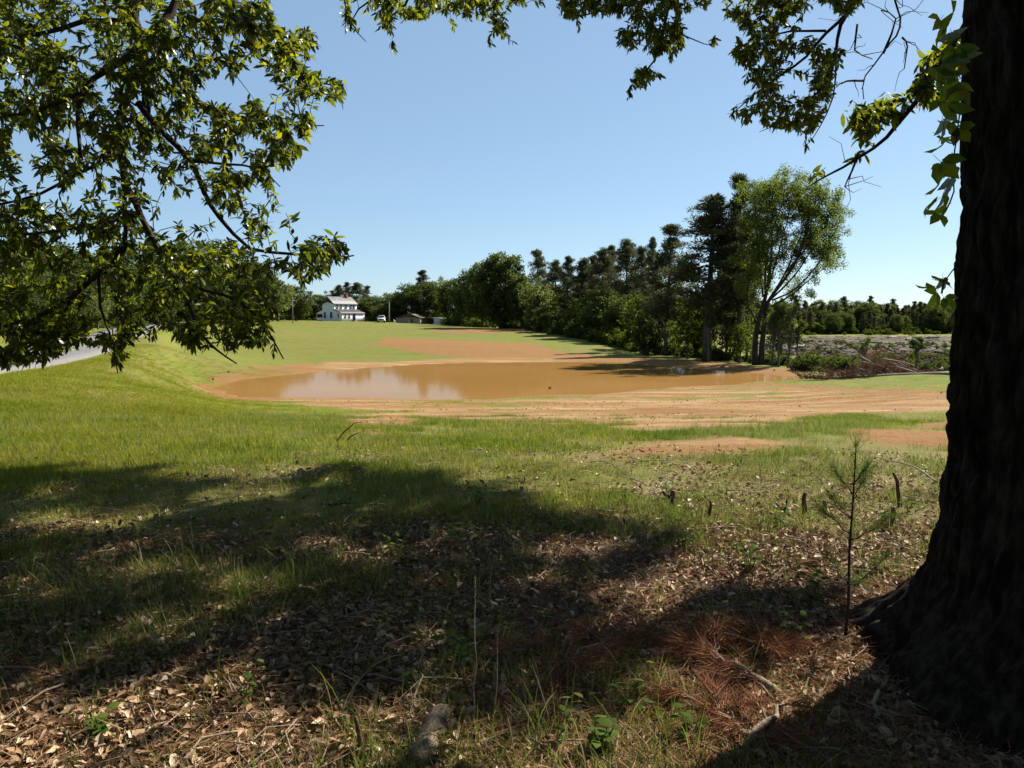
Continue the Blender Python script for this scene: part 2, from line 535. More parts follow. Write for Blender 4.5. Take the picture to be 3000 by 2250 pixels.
# asphalt
m, t, out = mat('asphalt')
tc = N(t, 'ShaderNodeTexCoord').outputs['Object']
c = ramp(t, noise(t, tc, 2.0, 6), [(0.3, (0.085, 0.082, 0.078)), (0.7, (0.135, 0.13, 0.122))])
principled(t, out, c, 0.85, 0.25, bump(t, noise(t, tc, 60, 2), 0.3, 0.01))
M['asphalt'] = m
M['yellow'] = simple('yellow_road_paint', (0.42, 0.27, 0.05), (0.55, 0.36, 0.08), 3, 0.7, 0.3)

# the ground: red clay, sand, turf, leaf litter and logging debris mixed by masks kept on the mesh
m, t, out = mat('ground')
tc = N(t, 'ShaderNodeTexCoord').outputs['Object']


def attr(nm):
    a = t.nodes.new('ShaderNodeAttribute')
    a.attribute_name = nm
    return a.outputs['Fac']


nbig, nmid, nfine = noise(t, tc, 0.12, 5), noise(t, tc, 0.9, 6), noise(t, tc, 9, 6, 0.7)
nvf = noise(t, tc, 60, 4, 0.7)
turf = ramp(t, nmid, [(0.28, (0.095, 0.130, 0.012)), (0.5, (0.150, 0.182, 0.020)), (0.72, (0.21, 0.210, 0.036))])
turfk = noise(t, mapping(t, tc, (0.25, 0.8, 1)), 0.35, 6, 0.7)
turf2 = ramp(t, nfine, [(0.3, (0.055, 0.08, 0.010)), (0.55, (0.125, 0.142, 0.02)), (0.75, (0.19, 0.175, 0.05))])
turf = mix(t, 0.5, turf, turf2)
turf = mix(t, ramp(t, turfk, [(0.42, (0, 0, 0)), (0.62, (.55, .55, .55))]), turf, (0.17, 0.13, 0.05))
turf = mix(t, ramp(t, turfk, [(0.28, (.5, .5, .5)), (0.42, (0, 0, 0))]), turf, (0.055, 0.078, 0.013))
turf = mix(t, ramp(t, nbig, [(0.47, (0, 0, 0)), (0.68, (0.6, 0.6, 0.6))]), turf, (0.18, 0.14, 0.052))
turf = mix(t, math_(t, 'MULTIPLY', attr('dry'), ramp(t, nfine, [(0.35, (0.15, 0.15, 0.15)), (0.65, (0.9, 0.9, 0.9))])), turf, ramp(t, nvf, [(0.35, (0.16, 0.105, 0.055)), (0.65, (0.36, 0.28, 0.16))]))
clay = ramp(t, nfine, [(0.25, (0.165, 0.074, 0.023)), (0.5, (0.235, 0.116, 0.037)), (0.75, (0.30, 0.172, 0.066))])
streak = noise(t, mapping(t, tc, (0.10, 1.1, 1), (0, 0, R(-9))), 1.0, 6, 0.65)
clay = mix(t, ramp(t, noise(t, mapping(t, tc, (0.3, 1, 1), (0, 0, .2)), 0.9, 6, .7), [(0.4, (0, 0, 0)), (0.62, (.6, .6, .6))]), clay, (0.20, 0.115, 0.055))
sandc = ramp(t, nfine, [(0.3, (0.31, 0.205, 0.09)), (0.7, (0.43, 0.315, 0.165))])
sandf = math_(t, 'MULTIPLY', ramp(t, streak, [(0.45, (0, 0, 0)), (0.64, (.9, .9, .9))]), attr('sand'))
clay = mix(t, sandf, clay, sandc)
soil = ramp(t, nfine, [(0.3, (0.045, 0.028, 0.018)), (0.55, (0.11, 0.068, 0.042)), (0.8, (0.20, 0.13, 0.085))])
soil = mix(t, 0.4, soil, ramp(t, nvf, [(0.35, (0.03, 0.02, 0.014)), (0.7, (0.26, 0.18, 0.12))]))
slash = ramp(t, noise(t, mapping(t, tc, (0.7, 1.6, 1)), 2.2, 6, 0.7), [(0.3, (0.04, 0.029, 0.022)), (0.55, (0.085, 0.064, 0.05)), (0.75, (0.15, 0.118, 0.096))])


def soft(a, amp=0.7):
    """break a mask's edge up with noise"""
    x = math_(t, 'ADD', a, math_(t, 'MULTIPLY', math_(t, 'SUBTRACT', nfine, 0.5), amp))
    x = math_(t, 'ADD', x, math_(t, 'MULTIPLY', math_(t, 'SUBTRACT', nmid, 0.5), amp))
    r = t.nodes.new('ShaderNodeMapRange')
    r.inputs['From Min'].default_value = 0.25
    r.inputs['From Max'].default_value = 0.75
    t.links.new(x, r.inputs['Value'])
    return r.outputs[0]


g = mix(t, soft(attr('slash')), turf, slash)
g = mix(t, soft(attr('litter')), g, soil)
g = mix(t, soft(attr('clay'), 0.9), g, clay)
gm = t.nodes.new('ShaderNodeMix')
gm.data_type = 'RGBA'
gm.blend_type = 'MULTIPLY'
gm.inputs[0].default_value = 1.0
t.links.new(g, gm.inputs[6])
gm.inputs[7].default_value = (ALB, ALB, ALB, 1)
g = gm.outputs[2]
hgt = math_(t, 'ADD', nfine, math_(t, 'MULTIPLY', nvf, 0.4))
principled(t, out, g, 0.95, 0.08, bump(t, hgt, 0.7, 0.06))
M['ground'] = m


# ------------------------------------------------------------------ mesh building
class MB:
    def __init__(s):
        s.V, s.Q, s.T, s.n = [], [], [], 0

    def add(s, V, Q=None, T=None):
        V = np.asarray(V, float).reshape(-1, 3)
        if Q is not None and len(Q):
            s.Q.append(np.asarray(Q, int).reshape(-1, 4) + s.n)
        if T is not None and len(T):
            s.T.append(np.asarray(T, int).reshape(-1, 3) + s.n)
        s.V.append(V)
        s.n += len(V)

    def box(s, c, d, rz=0.0, taper=1.0):
        hx, hy, hz = d[0] / 2, d[1] / 2, d[2] / 2
        v = np.array([[sx * hx * (taper if sz > 0 else 1), sy * hy * (taper if sz > 0 else 1), sz * hz] for sz in (-1, 1) for sy in (-1, 1) for sx in (-1, 1)])
        cs, sn = math.cos(rz), math.sin(rz)
        v = np.c_[v[:, 0] * cs - v[:, 1] * sn, v[:, 0] * sn + v[:, 1] * cs, v[:, 2]] + np.array(c)
        s.add(v, [(0, 2, 3, 1), (4, 5, 7, 6), (0, 1, 5, 4), (2, 6, 7, 3), (0, 4, 6, 2), (1, 3, 7, 5)])

    def prism(s, prof, y0, y1):
        """profile in x, z swept along y"""
        n = len(prof)
        v = [(x, y0, z) for x, z in prof] + [(x, y1, z) for x, z in prof]
        s.add(v, [(i, (i + 1) % n, n + (i + 1) % n, n + i) for i in range(n)])
        a = np.mean(np.array(prof), axis=0)
        s.add([(x, y0, z) for x, z in prof] + [(a[0], y0, a[1])], None, [((i + 1) % n, i, n) for i in range(n)])
        s.add([(x, y1, z) for x, z in prof] + [(a[0], y1, a[1])], None, [(i, (i + 1) % n, n) for i in range(n)])

    def tube(s, P, rad, k=6, cap=True, wob=0.0):
        P = np.asarray(P, float)
        n = len(P)
        rad = np.broadcast_to(np.asarray(rad, float), (n,))
        T = np.gradient(P, axis=0)
        T /= np.maximum(np.linalg.norm(T, axis=1), 1e-9)[:, None]
        ref = np.array([0, 0, 1.0]) if abs(T[0][2]) < 0.9 else np.array([1.0, 0, 0])
        A = np.cross(T, ref)
        bad = np.linalg.norm(A, axis=1) < 1e-3
        A[bad] = np.cross(T[bad], np.array([0.3, 1.0, 0.1]))
        A /= np.linalg.norm(A, axis=1)[:, None]
        for i in range(1, n):           # keep the frame from flipping
            a = A[i - 1] - T[i] * (A[i - 1] @ T[i])
            l = np.linalg.norm(a)
            if l > 1e-3:
                A[i] = a / l
        B = np.cross(T, A)
        th = np.arange(k) * 2 * math.pi / k
        rr = rad[:, None] * (1 + wob * (rng.random((n, k)) - 0.5))
        V = P[:, None] + rr[..., None] * (np.cos(th)[None, :, None] * A[:, None] + np.sin(th)[None, :, None] * B[:, None])
        Q = [(i * k + j, i * k + (j + 1) % k, (i + 1) * k + (j + 1) % k, (i + 1) * k + j) for i in range(n - 1) for j in range(k)]
        base = s.n
        s.add(V.reshape(-1, 3), Q)
        if cap:
            s.add([P[0], P[-1]])
            s.T.append(np.array([(base + (j + 1) % k, base + j, base + n * k) for j in range(k)] +
                                [(base + (n - 1) * k + j, base + (n - 1) * k + (j + 1) % k, base + n * k + 1) for j in range(k)]))

    def disc_tube(s, c, axis, r, w, k=16):
        axis = np.asarray(axis, float)
        c = np.asarray(c, float)
        s.tube([c - axis * w / 2, c + axis * w / 2], r, k)

    def mesh(s, name, mats, smooth=False):
        V = np.vstack(s.V) if s.V else np.zeros((0, 3))
        Q = np.vstack(s.Q) if s.Q else np.zeros((0, 4), int)
        T = np.vstack(s.T) if s.T else np.zeros((0, 3), int)
        me = bpy.data.meshes.new(name)
        me.vertices.add(len(V))
        me.vertices.foreach_set('co', V.astype(np.float32).ravel())
        nl = Q.size + T.size
        me.loops.add(nl)
        me.loops.foreach_set('vertex_index', np.r_[Q.ravel(), T.ravel()].astype(np.int32))
        me.polygons.add(len(Q) + len(T))
        ls = np.r_[np.arange(len(Q)) * 4, Q.size + np.arange(len(T)) * 3].astype(np.int32)
        me.polygons.foreach_set('loop_start', ls)
        if smooth:
            me.polygons.foreach_set('use_smooth', np.ones(len(Q) + len(T), bool))
        me.update(calc_edges=True)
        me.validate()
        for mm in (mats if isinstance(mats, (list, tuple)) else [mats]):
            me.materials.append(mm)
        return me


def tag(o, label=None, cat=None, group=None, kind=None):
    for k, v in (('label', label), ('category', cat), ('group', group), ('kind', kind)):
        if v:
            o[k] = v
    return o


def obj(name, me, parent=None, **kw):
    if isinstance(me, tuple):
        me = me[0].mesh(name, me[1], *me[2:])
    o = bpy.data.objects.new(name, me)
    COL.objects.link(o)
    if parent is not None:
        o.parent = parent
    return tag(o, **kw)


def empty(name, loc=(0, 0, 0), rz=0.0, **kw):
    o = bpy.data.objects.new(name, None)
    o.empty_display_size = 0.2
    o.location = loc
    o.rotation_euler = (0, 0, rz)
    COL.objects.link(o)
    return tag(o, **kw)


def copy_tree(o, parent=None):
    c = o.copy()
    COL.objects.link(c)
    c.parent = parent
    for ch in list(o.children):
        copy_tree(ch, c)
    return c


def unit(a):
    a = np.asarray(a, float)
    return a / np.maximum(np.linalg.norm(a, axis=-1, keepdims=True), 1e-9)


def rand_dirs(n):
    return unit(rng.normal(size=(n, 3)))


# leaf templates: x along the leaf, y across, z off the blade
LEAF = np.array([(0, 0, 0), (.30, .8, .02), (.66, .86, .0), (1, 0, -.10), (.66, -.86, .0), (.30, -.8, .02), (.32, 0, .035), (.67, 0, .01)])
LEAF_Q = [(6, 7, 2, 1), (6, 5, 4, 7)]
LEAF_T = [(0, 6, 1), (7, 3, 2), (0, 5, 6), (7, 4, 3)]


def place(mb, tv, tq, tt, P, D, Nn, L, Wd):
    """put a copy of a template at each P, along D, facing Nn"""
    n = len(P)
    if not n:
        return
    D = unit(D)
    Sd = unit(np.cross(Nn, D))
    Nn = np.cross(D, Sd)
    L = np.broadcast_to(L, (n,))[:, None, None]
    Wd = np.broadcast_to(Wd, (n,))[:, None, None]
    V = P[:, None] + D[:, None] * tv[None, :, 0:1] * L + Sd[:, None] * tv[None, :, 1:2] * Wd + Nn[:, None] * tv[None, :, 2:3] * L
    k = len(tv)
    off = (np.arange(n) * k)[:, None, None]
    Q = (np.asarray(tq)[None] + off).reshape(-1, 4) if len(tq) else None
    T = (np.asarray(tt)[None] + off).reshape(-1, 3) if len(tt) else None
    mb.add(V.reshape(-1, 3), Q, T)


DIA = np.array([(0, 0, 0), (.5, .5, .06), (1, 0, 0), (.5, -.5, .06)])      # simple diamond leaf
DIA_Q = [(0, 3, 2, 1)]
NEED = np.array([(0, .5, 0), (0, -.5, 0), (1, 0, 0)])
NEED_T = [(0, 1, 2)]

HID = bpy.data.collections.new('sources')      # not linked to the scene: shapes that the scattered ground cover copies


def scatter(name, meshes, P, rot, scl, idx=None, **kw):
    """one object of ground cover: mesh copies on points, by geometry nodes"""
    n = len(P)
    c = bpy.data.collections.new(name + '_sources')
    for i, me in enumerate(meshes):
        o = bpy.data.objects.new('%s_%02d' % (name, i), me)
        c.objects.link(o)
    me = bpy.data.meshes.new(name)
    me.vertices.add(n)
    me.vertices.foreach_set('co', np.asarray(P, np.float32).ravel())
    a = me.attributes.new('rot', 'FLOAT_VECTOR', 'POINT')
    a.data.foreach_set('vector', np.asarray(rot, np.float32).ravel())
    scl = np.asarray(scl, np.float32)
    if scl.ndim == 1:
        scl = np.repeat(scl[:, None], 3, 1)
    a = me.attributes.new('scl', 'FLOAT_VECTOR', 'POINT')
    a.data.foreach_set('vector', scl.ravel())
    a = me.attributes.new('pick', 'INT', 'POINT')
    a.data.foreach_set('value', (rng.integers(0, len(meshes), n) if idx is None else idx).astype(np.int32))
    o = bpy.data.objects.new(name, me)
    COL.objects.link(o)
    ng = bpy.data.node_groups.new(name, 'GeometryNodeTree')
    ng.interface.new_socket('Geometry', in_out='INPUT', socket_type='NodeSocketGeometry')
    ng.interface.new_socket('Geometry', in_out='OUTPUT', socket_type='NodeSocketGeometry')
    gi, go = ng.nodes.new('NodeGroupInput'), ng.nodes.new('NodeGroupOutput')
    ip = ng.nodes.new('GeometryNodeInstanceOnPoints')
    ci = ng.nodes.new('GeometryNodeCollectionInfo')
    ci.inputs['Collection'].default_value = c
    ci.inputs['Separate Children'].default_value = True
    ci.inputs['Reset Children'].default_value = True

    def na(nm, typ):
        x = ng.nodes.new('GeometryNodeInputNamedAttribute')
        x.data_type = typ
        x.inputs['Name'].default_value = nm
        return x.outputs['Attribute']
    ng.links.new(gi.outputs[0], ip.inputs['Points'])
    ng.links.new(ci.outputs[0], ip.inputs['Instance'])
    ip.inputs['Pick Instance'].default_value = True
    ng.links.new(na('pick', 'INT'), ip.inputs['Instance Index'])
    e2r = ng.nodes.new('FunctionNodeEulerToRotation')
    ng.links.new(na('rot', 'FLOAT_VECTOR'), e2r.inputs[0])
    ng.links.new(e2r.outputs[0], ip.inputs['Rotation'])
    ng.links.new(na('scl', 'FLOAT_VECTOR'), ip.inputs['Scale'])
    ng.links.new(ip.outputs[0], go.inputs[0])
    md = o.modifiers.new('scatter', 'NODES')
    md.node_group = ng
    return tag(o, **kw)


# ------------------------------------------------------------------ ground
def px_poly(pts):
    return np.array([gpix(a, b)[:2] for a, b in pts])


CLAY = [px_poly(p) for p in (
    [(600, 1136), (640, 1172), (720, 1176), (900, 1180), (1000, 1196), (1150, 1205), (1350, 1232), (1500, 1240), (1700, 1252), (1850, 1262), (2000, 1262), (2100, 1258), (2250, 1246), (2350, 1222),
     (2500, 1212), (2850, 1196), (2850, 1150), (2400, 1132), (2250, 1125), (2000, 1137), (1700, 1160), (1400, 1170), (1150, 1171), (900, 1166), (700, 1162)],
    [(1060, 1215), (1180, 1208), (1200, 1225), (1170, 1262), (1080, 1272), (1050, 1250)],
    [(1860, 1298), (2100, 1280), (2260, 1300), (2230, 1340), (2000, 1352), (1880, 1340)],
    [(2480, 1262), (2800, 1236), (2800, 1300), (2620, 1300)],
    [(570, 1132), (640, 1108), (900, 1068), (1000, 1058), (1100, 1062), (1400, 1050), (1230, 1035), (1110, 1012), (1140, 990), (1350, 1000), (1560, 1008), (1640, 1032), (1760, 1046),
     (1850, 1050), (2000, 1057), (2200, 1072), (2330, 1096), (2360, 1108), (2330, 1114), (2230, 1098), (2000, 1082), (1800, 1063), (1500, 1063), (1100, 1076), (900, 1094), (640, 1126)],
    [(1240, 968), (1350, 965), (1560, 968), (1560, 975), (1400, 977), (1260, 973)])]
SAND = [px_poly([(850, 1168), (1150, 1172), (1400, 1172), (1700, 1166), (2000, 1138), (2300, 1138), (2800, 1150), (2850, 1215), (2300, 1235), (2250, 1300), (1800, 1345), (1500, 1262), (1050, 1275), (900, 1190)]),
        px_poly([(900, 1092), (1000, 1052), (1500, 1050), (1700, 1058), (1100, 1078)])]
SLASHP = px_poly([(2180, 1000), (2330, 990), (2400, 986), (2600, 986), (2900, 984), (2950, 1020), (2900, 1050), (2780, 1052), (2500, 1048), (2330, 1040), (2230, 1030)])
SLASH2 = px_poly([(2500, 1050), (2750, 1055), (2900, 1060), (2900, 1100), (2500, 1102)])


def masks(x, y):
    wob = (fbm(x / 1.6, y / 1.6, 11, 4) - 0.5) * 2.2 * np.clip(np.hypot(x, y) / 30, 0.35, 1.4)
    clay = np.zeros(x.shape)
    for P in CLAY:
        soft_ = 0.5 + 0.02 * np.hypot(x, y).clip(0, 60)
        clay = np.maximum(clay, sstep(soft_, -soft_, poly_sd(x, y, P) + wob * .85 - .4))
    # bare shore all round
    clay = np.maximum(clay, sstep(1.3, 0.2, poly_sd(x, y, POND) + wob * 0.4))
    # thin grass coming through
    clay = clay * (1 - (0.7 - .45 * sstep(45, 65, y)) * sstep(0.53, 0.70, fbm(x / 3.5, y / 1.6, 77, 5)))
    sand = np.zeros(x.shape)
    for P in SAND:
        sand = np.maximum(sand, sstep(1.5, -1.0, poly_sd(x, y, P) + wob))
    sl_ = np.maximum(sstep(6, -4, poly_sd(x, y, SLASHP) + wob * 3), sstep(2.5, -1.5, poly_sd(x, y, SLASH2) + wob))
    sl_ = sl_ * (1 - .45 * sstep(.50, .60, fbm(x / 12, y / 7, 88, 4)))
    r_ = np.hypot(x, y)
    edge = 6.1 + 0.16 * np.clip(x, -4, 5) + (fbm(x / 1.4, y / 1.4, 21, 3) - 0.5) * 3.6
    lit = sstep(edge + 1.2, edge - 1.2, y) * sstep(40, 20, r_)
    dry = sstep(.46, .62, fbm(x / 2.6, y / 1.3, 55, 4)) * sstep(26, 12, r_) * sstep(-7, -2, x) * (1 - sstep(-1, 2.5, x) * sstep(8.5, 10, y)) + .2 * sstep(16, 9, r_)
    return clay, sand, sl_, lit, np.clip(dry, 0, 1)


ang = np.unique(np.r_[np.linspace(-44, 44, 430), np.linspace(-180, 180, 61)[:-1]])
ang = R(1) * ang
rad = np.r_[np.exp(np.linspace(math.log(0.6), math.log(130), 560)), np.exp(np.linspace(math.log(132), math.log(4000), 90))]
AA, RR = np.meshgrid(ang, rad, indexing='ij')
GX, GY = np.sin(AA) * RR, np.cos(AA) * RR
GZ = H(GX, GY)
mk = masks(GX.ravel(), GY.ravel())
# grader and tyre tracks pressed into the bare clay
trk = (vnoise(GX.ravel() * 0.06 + 3, (GY.ravel() - 0.16 * GX.ravel()) * 1.7, 41) - 0.5) * 0.11 * sstep(0.4, 0.9, mk[0]) * sstep(0.3, 1.6, poly_sd(GX.ravel(), GY.ravel(), POND))
GZ = GZ + trk.reshape(GZ.shape)
na_, nr_ = GX.shape
mb = MB()
ii, jj = np.meshgrid(np.arange(na_), np.arange(nr_ - 1), indexing='ij')
i2 = (ii + 1) % na_
mb.add(np.c_[GX.ravel(), GY.ravel(), GZ.ravel()], np.c_[(ii * nr_ + jj).ravel(), (ii * nr_ + jj + 1).ravel(), (i2 * nr_ + jj + 1).ravel(), (i2 * nr_ + jj).ravel()])
mb.add([(0, 0, gz(0, 0))])
mb.T.append(np.array([(na_ * nr_, i * nr_, ((i + 1) % na_) * nr_) for i in range(na_)]))
me = mb.mesh('ground', M['ground'], True)
for nm, v in zip(('clay', 'sand', 'slash', 'litter', 'dry'), mk):
    a = me.attributes.new(nm, 'FLOAT', 'POINT')
    a.data.foreach_set('value', np.r_[v, 0].astype(np.float32))
obj('ground', me, kind='structure')

# pond: a sheet running under the banks
c0 = POND.mean(0)
PE = []
for i in range(len(POND)):
    a = POND[i]
    nrm = unit(POND[(i + 1) % len(POND)] - POND[i - 1])
    PE.append(a + np.array([-nrm[1], nrm[0]]) * 1.6 * (1 if poly_sd(np.array([a[0] - nrm[1] * .5]), np.array([a[1] + nrm[0] * .5]), POND)[0] > 0 else -1))
mb = MB()
k = len(PE)
mb.add([(p[0], p[1], WATER) for p in PE] + [(c0[0], c0[1], WATER)], None, [(i, (i + 1) % k, k) for i in range(k)])
me = mb.mesh('pond_water', M['water'])
if me.polygons[0].normal.z < 0:
    me.flip_normals()
obj('pond_water', me, kind='structure')

# road
nw = 8
offs = np.linspace(0, ROAD_W, nw)
Pn = RN[:, None] + RL[:, None] * offs[None, :, None]
zz = H(Pn[..., 0], Pn[..., 1]) + 0.09 + 0.06 * np.sin(offs / ROAD_W * math.pi)[None]
V = np.concatenate([Pn, zz[..., None]], -1)
skirtL, skirtR = V[:, :1].copy(), V[:, -1:].copy()
skirtL[..., 2] -= 0.35
skirtR[..., 2] -= 0.35
V = np.concatenate([skirtL, V, skirtR], 1)
nn, kk = V.shape[:2]
mb = MB()
mb.add(V.reshape(-1, 3), [(i * kk + j, (i + 1) * kk + j, (i + 1) * kk + j + 1, i * kk + j + 1) for i in range(nn - 1) for j in range(kk - 1)])
road = obj('road', (mb, M['asphalt'], True), kind='structure')
mb = MB()
for o0 in (ROAD_W / 2 - 0.22, ROAD_W / 2 + 0.10):
    L_ = RN + RL * o0
    R_ = RN + RL * (o0 + 0.12)
    zl = np.interp
    z0 = np.array([np.interp(o0, offs, zz[i]) for i in range(len(RN))]) + 0.006
    z1 = np.array([np.interp(o0 + .12, offs, zz[i]) for i in range(len(RN))]) + 0.006
    v = np.stack([np.c_[L_, z0], np.c_[R_, z1]], 1).reshape(-1, 3)
    mb.add(v, [(2 * i, 2 * i + 2, 2 * i + 3, 2 * i + 1) for i in range(len(RN) - 1)])
obj('centre_line', (mb, M['yellow']), road)

# ------------------------------------------------------------------ farmhouse
HY = 212.0
hx = at(1002, 940, HY)
rzh = R(-37)
cx, sx_ = math.cos(rzh), math.sin(rzh)
LX = 8.2
ho = np.array([hx[0] - LX * cx, HY - LX * sx_])
hz = float(at(1000, 943.5, HY)[2])
house = empty('farmhouse', (ho[0], ho[1], hz), rzh, label='white two storey farmhouse with porch, lean-to and red brick chimney on the hill', cat='house')
DEP = 8.2
mb = MB()
mb.prism([(0, -0.6), (5.0, -0.6), (5.0, 5.05), (2.5, 6.95), (0, 5.05)], 0, DEP)
wall = obj('wall', (mb, M['white_wall']), house)
mb = MB()
mb.prism([(5.0, -0.6), (8.2, -0.6), (8.2, 2.35), (5.0, 3.45)], 0.003, DEP - 0.003)
wl2 = obj('lean_to_wall', (mb, M['white_wall']), house)
mb = MB()      # main roof
mb.prism([(2.5, 7.12), (-0.25, 5.03), (-0.25, 4.90), (2.5, 6.98), (5.25, 4.90), (5.25, 5.03)], -0.3, DEP + 0.3)
roof = obj('roof', (mb, M['tin_roof']), house)
mb = MB()
mb.prism([(5.003, 3.62), (8.4, 2.46), (8.4, 2.36), (5.003, 3.50)], -0.25, DEP + 0.25)
obj('lean_to_roof', (mb, M['dark_roof']), house)
mb = MB()
mb.prism([(-0.003, 3.55), (-2.75, 2.55), (-2.75, 2.45), (-0.003, 3.43)], -0.2, DEP + 0.2)
obj('porch_roof', (mb, M['dark_roof']), house)
mb = MB()
mb.prism([(-0.003, 3.42), (-2.6, 2.48), (-2.6, 2.25), (-0.003, 2.25)], -0.003, 0.1)
obj('porch_gable', (mb, M['white_wall']), house)
mb = MB()
mb.box((-1.3, DEP / 2, 0.25), (2.55, DEP, 0.16))
obj('porch_floor', (mb, M['grey_wood']), house)
for yy in (0.06, 2.8, 5.4, DEP - 0.06):
    mb = MB()
    mb.box((-2.5, yy, 1.29), (0.16, 0.12, 1.92))
    mb.box((-2.5, yy, -0.2), (0.3, 0.3, 0.74))
    obj('porch_post', (mb, M['trim']), house)
mb = MB()
mb.box((-1.25, 0.06, 0.75), (2.3, 0.05, 0.85))
obj('porch_railing', (mb, M['white_wall']), house)
mb = MB()
mb.box((2.7, 6.3, 7.15), (0.65, 0.65, 1.5))
mb.box((2.7, 6.3, 7.93), (0.78, 0.78, 0.12))
obj('chimney', (mb, M['brick']), roof)


def window(parent, c, wd, ht, face):
    """face: 'f' gable side (-y) or 'r' right side (+x)"""
    fr, pn = MB(), MB()
    tk = 0.09
    for a, b, dw, dh in ((0, ht / 2, wd + 2 * tk, tk), (0, -ht / 2, wd + 2 * tk, tk), (-wd / 2 - tk / 2, 0, tk, ht), (wd / 2 + tk / 2, 0, tk, ht), (0, 0, wd, 0.05)):
        if face == 'f':
            fr.box((c[0] + a, c[1] - 0.03, c[2] + b), (dw, 0.08, dh))
        else:
            fr.box((c[0] + 0.03, c[1] + a, c[2] + b), (0.08, dw, dh))
    if face == 'f':
        pn.box((c[0], c[1] - 0.005, c[2]), (wd, 0.03, ht))
    else:
        pn.box((c[0] + 0.005, c[1], c[2]), (0.03, wd, ht))
    f = obj('window', (fr, M['trim']), parent)
    obj('pane', (pn, M['glass']), f)


for wx in (1.05, 3.75):
    window(house, (wx, 0, 1.95), 0.9, 1.6, 'f')
window(house, (6.75, 0, 1.75), 0.5, 1.1, 'f')
for wy in (1.1, 2.4, 4.2, 6.0, 7.1):
    window(house, (5.0, wy, 4.2), 0.62, 1.2, 'r')
for wy in (1.2, 2.6):
    window(house, (8.2, wy, 1.6), 0.6, 1.15, 'r')
mb = MB()
mb.box((8.22, 4.4, 1.35), (0.08, 0.95, 1.75))
dr = obj('door', (mb, M['glass']), house)
mb = MB()
for k in range(4):
    mb.box((8.45 + 0.28 * k, 4.2, 0.28 - 0.18 * k), (0.5, 1.3, 0.36))
obj('steps', (mb, M['steps']), house)
mb = MB()
mb.box((-0.9, -0.5, 0.35), (1.2, 0.8, 0.12))
mb.box((-0.9, -0.8, 0.0), (1.1, 0.1, 0.7))
obj('porch_bench', (mb, M['dark_metal']), None, label='low dark bench standing by the farmhouse porch', cat='bench')
_b = bpy.data.objects['porch_bench']
_b.parent = None
_b.matrix_world = Matrix.Translation((ho[0], ho[1], hz)) @ Matrix.Rotation(rzh, 4, 'Z')

# ------------------------------------------------------------------ outbuildings
SY = 204.0


def setting(px, py, Y):
    p = at(px, py, Y)
    return p


p0 = at(1196, 946.5, SY)
e = empty('storage_building', (p0[0], SY, p0[2]), R(-12), label='low tan gabled outbuilding with brown roof beyond the hill crest', cat='outbuilding')
mb = MB()
mb.prism([(-3.3, -0.5), (3.3, -0.5), (3.3, 1.35), (0.9, 2.3), (-3.3, 1.35)], 0, 5)
obj('wall', (mb, M['tan_wall']), e)
mb = MB()
mb.prism([(0.9, 2.42), (-3.6, 1.42), (-3.6, 1.32), (0.9, 2.32), (3.6, 1.32), (3.6, 1.42)], -0.3, 5.3)
obj('roof', (mb, M['brown_roof']), e)
mb = MB()
mb.box((0.95, -0.01, 0.65), (0.5, 0.06, 0.85))
obj('window', (mb, M['glass']), e)
mb = MB()
mb.box((0.2, -0.02, 0.1), (0.5, 0.06, 1.1))
obj('door', (mb, M['teal']), e)
p0 = at(1256, 948, SY + 1)
e = empty('carport', (p0[0], SY + 1, p0[2]), R(-12), label='open sided lean-to shelter with bowed roof between the two sheds', cat='shelter')
for a in (-1.65, 1.65):
    for b in (0.1, 2.9):
        mb = MB()
        mb.box((a, b, 0.45), (0.14, 0.14, 1.9))
        obj('post', (mb, M['grey_wood']), e)
mb = MB()
up = [(-1.9, 1.35), (-1.0, 1.62), (0, 1.7), (1.0, 1.55), (1.9, 1.2)]
mb.prism(up + [(x, z - 0.12) for x, z in reversed(up)], -0.2, 3.2)
obj('roof', (mb, M['brown_roof']), e)
p0 = at(1289, 949, SY - 2)
e = empty('metal_shed', (p0[0], SY - 2, p0[2]), R(-14), label='small pale blue white metal shed at the foot of the trees', cat='shed')
mb = MB()
mb.prism([(-1.7, -0.5), (1.75, -0.5), (1.75, 1.35), (-1.7, 1.6)], 0, 3)
obj('wall', (mb, M['shed_metal']), e)
mb = MB()
mb.prism([(-1.85, 1.70), (1.9, 1.44), (1.9, 1.36), (-1.85, 1.62)], -0.15, 3.1)
obj('roof', (mb, M['shed_metal']), e)
mb = MB()
mb.box((0.25, -0.02, 0.45), (0.12, 0.06, 1.8))
obj('door_post', (mb, M['dark_metal']), e)

# pickup truck, nose towards us
p0 = at(1117.5, 946, 196)
tz = gz(p0[0], 196)
tr = empty('pickup_truck', (p0[0], 196, tz), R(8), label='white pickup truck parked nose towards us beside the farmhouse', cat='pickup truck')
mb = MB()


def loft(mb, secs):
    """secs: list of (y, half width, z bottom, z top); closed lofted body"""
    rings = []
    for y, hw, zb, zt in secs:
        r_ = 0.12
        rings.append([(-hw, y, zb), (hw, y, zb), (hw, y, zt - r_), (hw - r_, y, zt), (-hw + r_, y, zt), (-hw, y, zt - r_)])
    n = len(rings)
    V = np.array(rings).reshape(-1, 3)
    q = [(i * 6 + j, i * 6 + (j + 1) % 6, (i + 1) * 6 + (j + 1) % 6, (i + 1) * 6 + j) for i in range(n - 1) for j in range(6)]
    mb.add(V, q)
    for k in (0, n - 1):
        mb.add(np.array(rings[k]), [(0, 1, 2, 5), (5, 2, 3, 4)])


